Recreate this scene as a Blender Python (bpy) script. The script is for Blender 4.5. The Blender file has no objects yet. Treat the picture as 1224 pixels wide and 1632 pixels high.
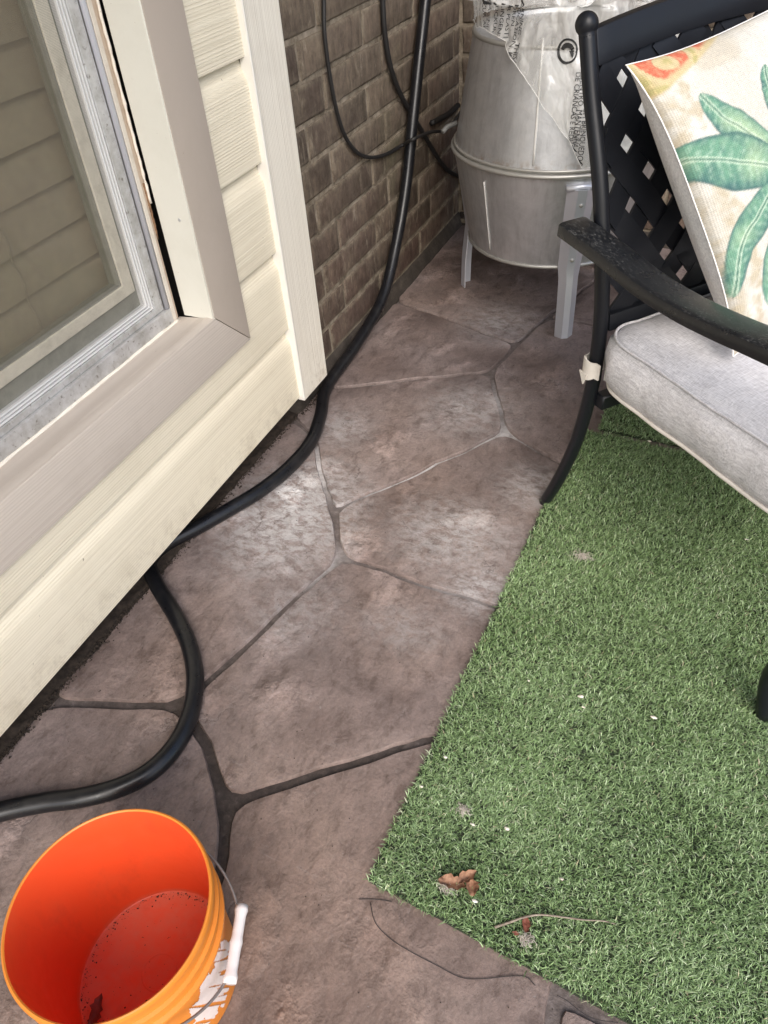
import bpy, bmesh, math, random
import numpy as np
from mathutils import Vector, Matrix, noise as mnoise

random.seed(7)
rng = np.random.default_rng(11)
scene = bpy.context.scene
COL = scene.collection
R = math.radians

# ------------------------------------------------------------------ camera
H = 1.15                                   # camera height above the patio
F, CX, CY = 1220.0, 612.0, 816.0           # focal length and centre in photo pixels
_dn = np.array([110, 1324, F]); _dn = _dn / np.linalg.norm(_dn)
_y = np.array([748, -1181, F]); _y = _y - _dn * (_y @ _dn); _y = _y / np.linalg.norm(_y)
RW = np.array([np.cross(_y, -_dn), _y, -_dn])      # photo-camera axes -> world axes
O = np.array([0, 0, H])
cam = bpy.data.cameras.new('camera')
cam_o = bpy.data.objects.new('camera', cam); COL.objects.link(cam_o)
cam.sensor_fit = 'VERTICAL'; cam.sensor_height = 36.0; cam.lens = 36.0 * F / 1632.0
cam.clip_start = 0.02; cam.clip_end = 500
_m = Matrix(((RW[0][0], -RW[0][1], -RW[0][2], 0), (RW[1][0], -RW[1][1], -RW[1][2], 0),
             (RW[2][0], -RW[2][1], -RW[2][2], H), (0, 0, 0, 1)))
cam_o.matrix_world = _m
scene.camera = cam_o

# ------------------------------------------------------------------ sky, sun, exposure
SUN_DIR = Vector((0.44, -0.70, 0.74)).normalized()         # towards the sun
world = bpy.data.worlds.new('World'); scene.world = world; world.use_nodes = True
wn = world.node_tree
sky = wn.nodes.new('ShaderNodeTexSky'); sky.sky_type = 'NISHITA'; sky.sun_disc = False
sky.sun_elevation = math.asin(SUN_DIR.z); sky.sun_rotation = math.atan2(SUN_DIR.x, SUN_DIR.y)
sky.air_density = 1.0; sky.dust_density = 2.5; sky.ozone_density = 0.6
bg = wn.nodes['Background']; bg.inputs['Strength'].default_value = 0.15
wn.links.new(sky.outputs[0], bg.inputs['Color'])
sl = bpy.data.lights.new('sun', 'SUN'); sl.energy = 1.5; sl.angle = R(40); sl.color = (1.0, 0.975, 0.94)
so = bpy.data.objects.new('sun', sl); COL.objects.link(so)
so.rotation_euler = (-SUN_DIR).to_track_quat('-Z', 'Y').to_euler(); so.location = (3, -2, 5)
vs = scene.view_settings
vs.view_transform = 'Standard'; vs.look = 'None'; vs.gamma = 1.0; vs.use_curve_mapping = False
vs.exposure = 0.75
scene.render.resolution_x = 768; scene.render.resolution_y = 1024

# ------------------------------------------------------------------ pixels to places
def ray(x, y): return RW @ np.array([x - CX, y - CY, F])
def on_z(x, y, z=0.0): r = ray(x, y); return O + r * ((z - H) / r[2])
def on_x(x, y, xp): r = ray(x, y); return O + r * (xp / r[0])
def on_plane(x, y, p0, n): r = ray(x, y); return O + r * (((p0 - O) @ n) / (r @ n))

# ------------------------------------------------------------------ object helpers
ORG = {}
def tag(o, label=None, cat=None, group=None, kind=None):
    if label: o['label'] = label
    if cat: o['category'] = cat
    if group: o['group'] = group
    if kind: o['kind'] = kind
    return o
def thing(name, label, cat, loc=(0, 0, 0), rotz=0, group=None):
    o = bpy.data.objects.new(name, None); COL.objects.link(o)
    o.location = loc; o.rotation_euler = (0, 0, rotz); o.empty_display_size = .05
    ORG[o.name] = np.array(loc, float)
    return tag(o, label, cat, group)
def link(name, me, mat=None, parent=None):
    o = bpy.data.objects.new(name, me); COL.objects.link(o)
    if mat and not me.materials: me.materials.append(mat)
    if parent is not None:
        o.parent = parent
        ORG[o.name] = ORG.get(parent.name, np.zeros(3))
    return o
def mo(name, verts, faces, mat=None, parent=None, smooth=False, local=False):
    """one mesh object from world-space vertices (local=True: already in the parent's space)"""
    v = np.array(verts, float).reshape(-1, 3)
    if parent is not None and not local: v = v - ORG.get(parent.name, np.zeros(3))
    me = bpy.data.meshes.new(name); me.from_pydata(v.tolist(), [], [list(f) for f in faces]); me.update()
    bm = bmesh.new(); bm.from_mesh(me); bmesh.ops.recalc_face_normals(bm, faces=bm.faces); bm.to_mesh(me); bm.free()
    if smooth: me.polygons.foreach_set('use_smooth', [True] * len(me.polygons))
    return link(name, me, mat, parent)
def sharp(o, ang=35):
    me = o.data; me.polygons.foreach_set('use_smooth', [True] * len(me.polygons))
    me.set_sharp_from_angle(angle=R(ang)); return o
def join(*vf):
    V, Fc = [], []
    for v, f in vf:
        b = len(V); V += [tuple(p) for p in v]; Fc += [tuple(i + b for i in q) for q in f]
    return V, Fc
def box(x0, x1, y0, y1, z0, z1):
    v = [(x, y, z) for x in (x0, x1) for y in (y0, y1) for z in (z0, z1)]
    return v, [(0, 1, 3, 2), (4, 6, 7, 5), (0, 4, 5, 1), (2, 3, 7, 6), (0, 2, 6, 4), (1, 5, 7, 3)]
def bevel(o, w, seg=2, ang=35):
    bm = bmesh.new(); bm.from_mesh(o.data)
    es = [e for e in bm.edges if len(e.link_faces) == 2 and e.calc_face_angle(0) > R(ang)]
    bmesh.ops.bevel(bm, geom=es, offset=w, segments=seg, profile=.6, affect='EDGES', clamp_overlap=True)
    bm.to_mesh(o.data); bm.free(); return sharp(o, 40)
def prism(poly, axis, a0, a1):
    """extrude a 2-D polygon along an axis: 'x' poly=(y,z); 'y' poly=(x,z); 'z' poly=(x,y)"""
    def p(q, a): return {'x': (a, q[0], q[1]), 'y': (q[0], a, q[1]), 'z': (q[0], q[1], a)}[axis]
    n = len(poly); v = [p(q, a0) for q in poly] + [p(q, a1) for q in poly]
    f = [(i, (i + 1) % n, n + (i + 1) % n, n + i) for i in range(n)] + [tuple(range(n))[::-1], tuple(range(n, 2 * n))]
    return v, f
def spline(P, n=8):
    P = [np.array(p, float) for p in P]; Q = [2 * P[0] - P[1]] + P + [2 * P[-1] - P[-2]]; out = []
    for i in range(1, len(Q) - 2):
        a, b, c, d = Q[i - 1:i + 3]
        for k in range(n):
            t = k / n
            out.append(.5 * (2 * b + (c - a) * t + (2 * a - 5 * b + 4 * c - d) * t * t + (3 * b - a - 3 * c + d) * t ** 3))
    out.append(P[-1]); return out
def tube(path, rad, seg=12, caps=True, flat=None, up0=None):
    """tube along a path with a carried frame; rad number or list; flat=(a,b) stretches the section"""
    P = [np.array(p, float) for p in path]; n = len(P); V, Fc = [], []
    up = np.array(up0 if up0 is not None else (0.13, 0.21, 0.97)); 
    for i in range(n):
        t = P[min(i + 1, n - 1)] - P[max(i - 1, 0)]; t = t / (np.linalg.norm(t) + 1e-12)
        up = up - t * (up @ t); up = up / (np.linalg.norm(up) + 1e-12); sd = np.cross(t, up)
        r = rad[i] if hasattr(rad, '__len__') else rad
        fa, fb = flat if flat else (1, 1)
        for k in range(seg):
            a = 2 * math.pi * k / seg
            V.append(P[i] + r * (fa * math.cos(a) * sd + fb * math.sin(a) * up))
    for i in range(n - 1):
        for k in range(seg):
            Fc.append((i * seg + k, i * seg + (k + 1) % seg, (i + 1) * seg + (k + 1) % seg, (i + 1) * seg + k))
    if caps: Fc += [tuple(range(seg))[::-1], tuple(range((n - 1) * seg, n * seg))]
    return V, Fc
def lathe(prof, seg=64, c=(0, 0), a0=0, full=True):
    """revolve (r, z) pairs round a vertical axis"""
    V, Fc = [], []; n = len(prof)
    for k in range(seg):
        a = 2 * math.pi * k / seg
        for r, z in prof: V.append((c[0] + r * math.cos(a), c[1] + r * math.sin(a), z))
    for k in range(seg):
        k2 = (k + 1) % seg
        for i in range(n - 1): Fc.append((k * n + i, k2 * n + i, k2 * n + i + 1, k * n + i + 1))
    return V, Fc
def fbm(x, y, z=0.0, o=3):
    return mnoise.fractal(Vector((x, y, z)), 1.0, 2.0, o)

# ------------------------------------------------------------------ material helpers
def nd(nt, t, props=None, ins=None):
    n = nt.nodes.new('ShaderNode' + t)
    for k, v in (props or {}).items(): setattr(n, k, v)
    for k, v in (ins or {}).items():
        s = n.inputs[k]
        if isinstance(v, bpy.types.NodeSocket): nt.links.new(v, s)
        else: s.default_value = v
    return n
def c4(c): return (c[0], c[1], c[2], 1.0)
def mixc(nt, f, a, b, blend='MIX'):
    n = nt.nodes.new('ShaderNodeMix'); n.data_type = 'RGBA'; n.blend_type = blend
    for i, v in ((0, f), (6, a), (7, b)):
        if isinstance(v, bpy.types.NodeSocket): nt.links.new(v, n.inputs[i])
        else: n.inputs[i].default_value = v if i == 0 else c4(v)
    return n.outputs[2]
def math_(nt, op, a, b=0.0, clamp=False):
    n = nt.nodes.new('ShaderNodeMath'); n.operation = op; n.use_clamp = clamp
    for i, v in ((0, a), (1, b)):
        if isinstance(v, bpy.types.NodeSocket): nt.links.new(v, n.inputs[i])
        else: n.inputs[i].default_value = v
    return n.outputs[0]
def ramp(nt, fac, stops):
    n = nt.nodes.new('ShaderNodeValToRGB'); nt.links.new(fac, n.inputs[0]); e = n.color_ramp.elements
    while len(e) < len(stops): e.new(.5)
    for i, (p, c) in enumerate(stops):
        e[i].position = p; e[i].color = c4(c) if hasattr(c, '__len__') else (c, c, c, 1)
    return n.outputs[0]
def pos(nt): return nt.nodes.new('ShaderNodeNewGeometry').outputs['Position']
def objc(nt): return nt.nodes.new('ShaderNodeTexCoord').outputs['Object']
def scl(nt, v, s, off=(0, 0, 0), rot=(0, 0, 0)):
    return nd(nt, 'Mapping', None, {'Vector': v, 'Scale': s, 'Location': off, 'Rotation': rot}).outputs[0]
def noi(nt, v, scale, detail=4, rough=.55, dist=0.0):
    return nd(nt, 'TexNoise', None, {'Vector': v, 'Scale': scale, 'Detail': detail, 'Roughness': rough, 'Distortion': dist}).outputs[0]
def bump(nt, h, strength=.3, dist=.002, normal=None):
    ins = {'Height': h, 'Strength': strength, 'Distance': dist}
    if normal is not None: ins['Normal'] = normal
    return nd(nt, 'Bump', None, ins).outputs[0]
def blob(nt, p, c, rad, flat=(1, 1, 1)):
    """soft spot: 1 at the place c, 0 beyond rad"""
    s = nd(nt, 'VectorMath', {'operation': 'SUBTRACT'}, {0: p, 1: c}).outputs[0]
    s = nd(nt, 'VectorMath', {'operation': 'MULTIPLY'}, {0: s, 1: flat}).outputs[0]
    l = nd(nt, 'VectorMath', {'operation': 'LENGTH'}, {0: s}).outputs['Value']
    return nd(nt, 'MapRange', {'interpolation_type': 'SMOOTHSTEP'}, {0: l, 1: 0.0, 2: rad, 3: 1.0, 4: 0.0}).outputs[0]
def mat(name, color=None, rough=.6, metal=0.0, spec=None, build=None, **kw):
    m = bpy.data.materials.new(name); m.use_nodes = True; nt = m.node_tree
    b = nt.nodes['Principled BSDF']
    b.inputs['Roughness'].default_value = rough; b.inputs['Metallic'].default_value = metal
    if color: b.inputs['Base Color'].default_value = c4(color)
    if spec is not None: b.inputs['Specular IOR Level'].default_value = spec
    for k, v in kw.items(): b.inputs[k.replace('_', ' ')].default_value = v
    if build:
        for k, s in build(nt).items(): nt.links.new(s, b.inputs[k]) if isinstance(s, bpy.types.NodeSocket) else setattr(b.inputs[k], 'default_value', s)
    return m

# ------------------------------------------------------------------ materials
def b_slab(nt):
    p = pos(nt); rnd = nt.nodes.new('ShaderNodeObjectInfo').outputs['Random']
    off = nd(nt, 'CombineXYZ', None, {0: rnd, 1: rnd, 2: rnd}).outputs[0]
    q = nd(nt, 'VectorMath', {'operation': 'MULTIPLY_ADD'}, {0: off, 1: (.35, .6, 0), 2: p}).outputs[0]
    big = noi(nt, q, 4.6, 5, .6, .2); mid = noi(nt, scl(nt, q, (1.5, .8, 1), rot=(0, 0, .7)), 26, 8, .74, .25); fine = noi(nt, q, 170, 5, .75)
    base = ramp(nt, big, [(.32, (.170, .130, .120)), (.44, (.262, .208, .194)), (.55, (.328, .266, .250)), (.68, (.385, .315, .292))])
    dark = ramp(nt, mid, [(.38, (.60, .56, .54)), (.47, (1, 1, 1)), (.60, (1.24, 1.22, 1.22))])
    c = mixc(nt, .85, base, dark, 'MULTIPLY')
    fm = ramp(nt, fine, [(.30, (.66, .65, .64)), (.55, (1, 1, 1)), (.75, (1.22, 1.22, 1.22))])
    c = mixc(nt, .8, c, fm, 'MULTIPLY')
    # random browner patches and the near end's warmer light painted in as tint
    br = noi(nt, p, 3.1, 3, .5)
    c = mixc(nt, math_(nt, 'MAXIMUM', ramp(nt, br, [(.42, 0.0), (.64, .45)]), math_(nt, 'MULTIPLY', blob(nt, p, (-.35, .22, 0), .65), .95)), c, mixc(nt, 1.0, c, (1.04, .90, .75), 'MULTIPLY'))
    # white efflorescence in patches
    e = None
    for cc, rr, fl, k in [((-.76, 1.04, 0), .24, (1, .8, 1), 1.3), ((-.40, 1.10, 0), .22, (1, 1.2, 1), .8), ((-.30, .98, 0), .13, (1, 1, 1), .85),
                       ((-.52, 1.55, 0), .20, (1, 1, 1), .62), ((-.80, 1.36, 0), .14, (1, 1, 1), .6), ((-.58, 2.0, 0), .2, (1, 1, 1), .62),
                       ((-.62, .80, 0), .16, (1, 1, 1), .42), ((-.40, .83, 0), .14, (1, 1.5, 1), .45), ((-.28, 1.30, 0), .14, (1, 1, 1), .7)]:
        s = math_(nt, 'MULTIPLY', blob(nt, p, cc, rr, fl), k)
        e = s if e is None else math_(nt, 'MAXIMUM', e, s)
    en = noi(nt, scl(nt, p, (1, 1.6, 1), rot=(0, 0, .6)), 30, 9, .80, .35)
    em = math_(nt, 'MULTIPLY', e, ramp(nt, en, [(.42, .10), (.50, .6), (.56, 1.0)]))
    c = mixc(nt, math_(nt, 'MULTIPLY', em, .95), c, (.74, .72, .72))
    sp = noi(nt, p, 95, 3, .6)
    c = mixc(nt, math_(nt, 'MULTIPLY', ramp(nt, sp, [(.70, 0.0), (.74, 1.0)]), .55), c, (.45, .42, .40))
    dk = noi(nt, scl(nt, p, (1, 1, 1), (7, 3, 0)), 13, 6, .7, .4)
    c = mixc(nt, ramp(nt, dk, [(.58, 0.0), (.74, .6)]), c, (.095, .070, .060))
    scr = noi(nt, scl(nt, p, (9, 70, 1), rot=(0, 0, .55)), 1.0, 5, .8, .6)
    c = mixc(nt, math_(nt, 'MULTIPLY', ramp(nt, scr, [(.60, 0.0), (.72, .42)]), ramp(nt, big, [(.4, .2), (.6, 1.0)])), c, (.58, .54, .525))
    # stamped slate relief: soft terraces, ridges and grit
    w = nd(nt, 'VectorMath', {'operation': 'MULTIPLY_ADD'}, {0: nd(nt, 'TexNoise', None, {'Vector': q, 'Scale': 5.0, 'Detail': 6.0, 'Roughness': .65}).outputs[1], 1: (.24, .24, .24), 2: q}).outputs[0]
    vo = nd(nt, 'TexVoronoi', {'feature': 'DISTANCE_TO_EDGE'}, {'Vector': scl(nt, w, (1, .7, 1), rot=(0, 0, .5)), 'Scale': 4.6}).outputs['Distance']
    rid = ramp(nt, vo, [(.0, 0.0), (.035, .75), (.10, 1.0)])
    gate = ramp(nt, noi(nt, p, 6.5, 4, .6), [(.52, 0.0), (.60, 1.0)])
    c = mixc(nt, math_(nt, 'MULTIPLY', ramp(nt, vo, [(.003, .55), (.010, 0.0)]), gate), c, (.070, .052, .046))
    c = mixc(nt, math_(nt, 'MULTIPLY', ramp(nt, vo, [(.009, 0.0), (.014, .22), (.026, 0.0)]), gate), c, (.50, .46, .45))
    n1 = bump(nt, big, .55, .022); n2 = bump(nt, math_(nt, 'MULTIPLY', rid, gate), .18, .003, n1); n3 = bump(nt, mid, .6, .0060, n2); n4 = bump(nt, fine, .7, .0010, n3)
    rg_ = nd(nt, 'TexNoise', {'noise_type': 'RIDGED_MULTIFRACTAL', 'normalize': True}, {'Vector': scl(nt, w, (1.3, .8, 1), rot=(0, 0, .6)), 'Scale': 7.0, 'Detail': 9.0, 'Roughness': .58, 'Lacunarity': 2.2}).outputs[0]
    c = mixc(nt, math_(nt, 'MULTIPLY', ramp(nt, rg_, [(.55, 0.0), (.70, .50)]), ramp(nt, big, [(.40, .35), (.58, 1.0)])), c, (.48, .445, .435))  # crest light painted into the colour where the bump shows too little
    c = mixc(nt, ramp(nt, rg_, [(.10, .42), (.30, 0.0)]), c, (.11, .085, .076))  # crease shade painted into the colour as well
    n4 = bump(nt, rg_, .8, .014, n4)
    rr = ramp(nt, mid, [(.3, .46), (.7, .72)])
    return {'Base Color': c, 'Normal': n4, 'Roughness': rr}
M_slab = mat('stamped_concrete', rough=.6, build=b_slab, spec=.35)
def b_joint(nt):
    p = pos(nt); n = noi(nt, p, 60, 5, .7)
    c = ramp(nt, n, [(.3, (.080, .064, .058)), (.55, (.155, .128, .118)), (.75, (.27, .23, .22))])
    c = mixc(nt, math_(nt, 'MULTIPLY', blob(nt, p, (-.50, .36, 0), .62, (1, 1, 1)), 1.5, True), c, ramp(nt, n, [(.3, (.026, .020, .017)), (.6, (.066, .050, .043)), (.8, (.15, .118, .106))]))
    e = None
    for cc, rr, k in [((-.56, 1.27, 0), .24, 1.4), ((-.43, 1.45, 0), .14, 1.0), ((-.78, 1.20, 0), .16, .9), ((-.64, .92, 0), .10, .6), ((-.7, 1.62, 0), .22, .7), ((-.45, 1.62, 0), .12, .6), ((-.35, .93, 0), .14, .35)]:
        s = math_(nt, 'MULTIPLY', blob(nt, p, cc, rr), k); e = s if e is None else math_(nt, 'MAXIMUM', e, s)
    en = noi(nt, p, 45, 6, .7)
    c = mixc(nt, math_(nt, 'MULTIPLY', e, ramp(nt, en, [(.35, .45), (.55, 1.0)])), c, (.62, .60, .60))
    return {'Base Color': c, 'Normal': bump(nt, n, .8, .004)}
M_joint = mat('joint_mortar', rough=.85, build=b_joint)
def b_brick(nt):
    p = pos(nt); rnd = nt.nodes.new('ShaderNodeObjectInfo').outputs['Random']
    st = noi(nt, scl(nt, p, (42, 42, 9)), 1.0, 6, .7, .4); cl = noi(nt, p, 9, 4, .6); fn = noi(nt, p, 150, 4, .7)
    base = ramp(nt, rnd, [(0, (.108, .084, .066)), (.35, (.150, .119, .093)), (.7, (.135, .101, .081)), (1, (.100, .079, .064))])
    c = mixc(nt, ramp(nt, cl, [(.42, 0.0), (.65, .75)]), base, (.170, .138, .104))
    z = nd(nt, 'SeparateXYZ', None, {0: p}).outputs
    low = nd(nt, 'MapRange', None, {0: z[2], 1: .55, 2: .10, 3: 0.0, 4: 1.0}).outputs[0]
    red = math_(nt, 'MULTIPLY', low, ramp(nt, noi(nt, p, 6, 3), [(.4, .2), (.6, .9)]))
    c = mixc(nt, red, c, (.095, .060, .050))                       # redder bricks low on the wall
    c = mixc(nt, .8, c, ramp(nt, st, [(.30, (.60, .58, .56)), (.5, (1, 1, 1)), (.72, (1.35, 1.32, 1.25))]), 'MULTIPLY')
    sm = noi(nt, scl(nt, p, (58, 58, 13), (3, 9, 2)), 1.0, 5, .72, .6)
    patch = noi(nt, p, 4.2, 2, .5)
    smear = math_(nt, 'MULTIPLY', ramp(nt, sm, [(.56, 0.0), (.70, 1.0)]), ramp(nt, patch, [(.40, .18), (.62, .85)]))
    c = mixc(nt, smear, c, (.36, .31, .24))                        # mortar smears
    gr = math_(nt, 'MULTIPLY', blob(nt, p, (-.943, 2.15, .40), .42, (1, 1.4, 1)), ramp(nt, noi(nt, p, 7, 4), [(.40, 0.0), (.65, .55)]))
    c = mixc(nt, gr, c, (.075, .080, .045))                        # faint algae
    oc = nd(nt, 'SeparateXYZ', None, {0: objc(nt)}).outputs
    ez = nd(nt, 'MapRange', {'interpolation_type': 'SMOOTHSTEP'}, {0: math_(nt, 'ABSOLUTE', oc[2]), 1: .022, 2: .037, 3: 0.0, 4: 1.0}).outputs[0]
    ey = nd(nt, 'MapRange', {'interpolation_type': 'SMOOTHSTEP'}, {0: math_(nt, 'ABSOLUTE', oc[1]), 1: .138, 2: .158, 3: 0.0, 4: 1.0}).outputs[0]
    ed = math_(nt, 'MULTIPLY', math_(nt, 'MAXIMUM', ez, ey), ramp(nt, noi(nt, p, 30, 6, .75, .3), [(.40, 0.0), (.60, .85)]))
    c = mixc(nt, ed, c, (.215, .182, .138))
    mo2 = noi(nt, p, 34, 6, .75, .2)
    c = mixc(nt, .8, c, ramp(nt, mo2, [(.32, (.62, .60, .58)), (.5, (1, 1, 1)), (.70, (1.32, 1.30, 1.26))]), 'MULTIPLY')
    n1 = bump(nt, mo2, .6, .004, bump(nt, st, .6, .003)); n2 = bump(nt, fn, .8, .0016, n1); n3 = bump(nt, cl, .3, .005, n2)
    return {'Base Color': c, 'Normal': n3}
M_brick = mat('brown_brick', rough=.85, build=b_brick, spec=.2)
def b_mortar(nt):
    p = pos(nt); n = noi(nt, p, 26, 6, .7); f = noi(nt, p, 170, 3, .6)
    c = ramp(nt, n, [(.34, (.12, .098, .073)), (.50, (.22, .185, .14)), (.68, (.35, .30, .24))])
    return {'Base Color': c, 'Normal': bump(nt, f, .8, .002, bump(nt, n, .8, .004))}
M_mortar = mat('brick_mortar', rough=.9, build=b_mortar, spec=.2)
def b_foot(nt):
    p = pos(nt); n = noi(nt, p, 14, 6, .7, .4)
    c = ramp(nt, n, [(.3, (.018, .014, .011)), (.55, (.05, .04, .032)), (.75, (.11, .092, .075))])
    return {'Base Color': c, 'Normal': bump(nt, noi(nt, p, 70, 4, .7), .8, .004)}
M_foot = mat('dirty_shaded_footing', rough=.9, build=b_foot)  # grimy concrete, darkened further to hold the deep shade at the wall foot

def siding(name, axis, col, dark, rs=1.0):
    """vinyl with a fine embossed wood grain running along the board ('y') or up it ('z')"""
    def b(nt):
        p = pos(nt)
        s = (24, 2.2, 320) if axis == 'y' else (24, 330, 2.0)
        g = noi(nt, scl(nt, p, s), 1.0, 3, .6, .25)
        z_ = nd(nt, 'SeparateXYZ', None, {0: p}).outputs[2 if axis == 'y' else 1]
        rb = math_(nt, 'SINE', math_(nt, 'ADD', math_(nt, 'MULTIPLY', z_, 1150.0), math_(nt, 'MULTIPLY', g, 7.0)))
        g = math_(nt, 'ADD', math_(nt, 'MULTIPLY', g, .8), math_(nt, 'MULTIPLY', rb, .09))
        d = noi(nt, p, 7, 5, .65); sp = noi(nt, p, 120, 2, .5)
        c = mixc(nt, ramp(nt, g, [(.28, .42), (.46, 0.0)]), col, dark)
        c = mixc(nt, ramp(nt, d, [(.52, 0.0), (.8, .38)]), c, dark)
        c = mixc(nt, ramp(nt, sp, [(.77, 0.0), (.80, .8)]), c, (.16, .12, .08))
        zz = nd(nt, 'SeparateXYZ', None, {0: p}).outputs[2]
        gm = math_(nt, 'MULTIPLY', nd(nt, 'MapRange', {'interpolation_type': 'SMOOTHSTEP'}, {0: zz, 1: .10, 2: .20, 3: 1.0, 4: 0.0}).outputs[0], ramp(nt, noi(nt, p, 26, 6, .75, .3), [(.46, 0.0), (.70, .55)]))
        c = mixc(nt, gm, c, (.33, .27, .19))                       # splashed dirt low on the boards
        return {'Base Color': c, 'Normal': bump(nt, g, .50 * rs, .0026), 'Roughness': ramp(nt, d, [(.3, .42), (.7, .58)])}
    return mat(name, rough=.5, build=b, spec=.4)
M_side = siding('cream_vinyl_siding', 'y', (.81, .75, .605), (.56, .495, .37))
M_trim = siding('cream_vinyl_trim', 'z', (.84, .805, .715), (.58, .53, .45), .9)
M_trimedge = mat('trim_edge_vinyl', (.76, .74, .69), .4)
M_caslow = siding('taupe_ribbed_casing', 'y', (.57, .51, .45), (.42, .365, .315), .6)
def b_paint(col, dark, sc=9):
    def b(nt):
        p = pos(nt); d = noi(nt, p, sc, 6, .7, .3); f = noi(nt, p, 140, 3, .6)
        c = mixc(nt, ramp(nt, d, [(.44, 0.0), (.76, .45)]), col, dark)
        c = mixc(nt, ramp(nt, f, [(.72, 0.0), (.77, .6)]), c, (.30, .24, .18))
        return {'Base Color': c, 'Normal': bump(nt, f, .25, .0008), 'Roughness': ramp(nt, d, [(.3, .40), (.7, .62)])}
    return b
M_casing = mat('taupe_casing', rough=.5, build=b_paint((.43, .375, .325), (.365, .315, .265), 6))
M_reveal = mat('cream_jamb', rough=.5, build=b_paint((.68, .675, .61), (.58, .57, .50)))
M_tanworn = mat('worn_tan_jamb', rough=.7, build=b_paint((.50, .40, .31), (.28, .19, .13), 38))
M_cream = mat('chipped_cream_paint', rough=.6, build=b_paint((.64, .585, .51), (.36, .29, .22), 42))
M_caulk = mat('caulk_bead', rough=.6, build=b_paint((.80, .75, .66), (.55, .47, .38), 30))
def b_alu(nt):
    p = pos(nt); d = noi(nt, p, 22, 6, .7); f = noi(nt, p, 110, 3, .6)
    c = ramp(nt, d, [(.32, (.36, .35, .33)), (.55, (.54, .54, .54)), (.75, (.66, .66, .66))])
    c = mixc(nt, ramp(nt, f, [(.60, 0.0), (.72, .8)]), c, (.15, .13, .11))
    c = mixc(nt, ramp(nt, noi(nt, p, 9, 6, .75), [(.50, 0.0), (.72, .6)]), c, (.30, .27, .23))
    return {'Base Color': c, 'Roughness': ramp(nt, d, [(.3, .5), (.7, .34)]), 'Normal': bump(nt, f, .3, .0008)}
M_alu = mat('weathered_aluminium', metal=.35, build=b_alu)
M_track = mat('blue_grey_track', (.50, .51, .56), .35, .25)
M_ridge = mat('pale_frame_ridge', (.68, .68, .68), .4, .2)
M_sashdark = mat('shaded_sash', rough=.7, build=b_paint((.27, .265, .225), (.09, .085, .07), 24))  # shade on the sash behind the screen put into its dark grey
M_strip = mat('cream_sash_bead', rough=.7, build=b_paint((.70, .65, .54), (.30, .26, .20), 46))
M_blind = mat('brown_blind_slat', rough=.6, build=b_paint((.55, .44, .33), (.44, .35, .26), 5))
M_cord = mat('blind_cord', (.42, .35, .27), .8)
M_dark = mat('cavity_darkness', (.012, .010, .009), .9)  # near-black colour paints in the darkness inside wall and room
def glassmat(name, tint, ior, gloss_rough, extra=None):
    m = bpy.data.materials.new(name); m.use_nodes = True; nt = m.node_tree; nt.nodes.remove(nt.nodes['Principled BSDF'])
    t = nd(nt, 'BsdfTransparent', None, {'Color': c4(tint)}).outputs[0]
    g = nd(nt, 'BsdfGlossy', None, {'Color': (1, 1, 1, 1), 'Roughness': gloss_rough}).outputs[0]
    fc = nd(nt, 'LayerWeight', None, {'Blend': .5}).outputs['Facing']
    fr = math_(nt, 'ADD', math_(nt, 'MULTIPLY', math_(nt, 'POWER', fc, 5.0), .85), .045)
    s = nd(nt, 'MixShader', None, {0: fr, 1: t, 2: g}).outputs[0]
    if extra: s = extra(nt, s)
    nt.links.new(s, nt.nodes['Material Output'].inputs['Surface']); return m
def dirt_haze(nt, s):
    d = nd(nt, 'BsdfDiffuse', None, {'Color': (.36, .30, .225, 1)}).outputs[0]  # dirt film strengthened to paint a brown haze over the pane
    f = ramp(nt, noi(nt, pos(nt), 7, 5, .65), [(.35, .10), (.75, .26)])
    return nd(nt, 'MixShader', None, {0: f, 1: s, 2: d}).outputs[0]
M_glass = glassmat('window_pane', (.93, .95, .92), 1.5, .02, dirt_haze)
def screenmat():
    m = bpy.data.materials.new('insect_screen'); m.use_nodes = True; nt = m.node_tree
    b = nt.nodes['Principled BSDF']; b.inputs['Base Color'].default_value = (.13, .125, .11, 1); b.inputs['Roughness'].default_value = .7; b.inputs['Specular IOR Level'].default_value = .2
    z = nd(nt, 'SeparateXYZ', None, {0: pos(nt)}).outputs
    def w(s): return math_(nt, 'ABSOLUTE', math_(nt, 'SINE', math_(nt, 'MULTIPLY', s, 1745.0)))   # a thread every 1.8 mm
    th = math_(nt, 'MINIMUM', w(z[1]), w(z[2]))
    a = nd(nt, 'MapRange', None, {0: th, 1: .10, 2: .24, 3: 1.0, 4: .06}).outputs[0]
    t = nt.nodes.new('ShaderNodeBsdfTransparent').outputs[0]
    s = nd(nt, 'MixShader', None, {0: a, 1: t, 2: b.outputs[0]}).outputs[0]
    nt.links.new(s, nt.nodes['Material Output'].inputs['Surface']); return m
M_screen = screenmat()

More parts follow.
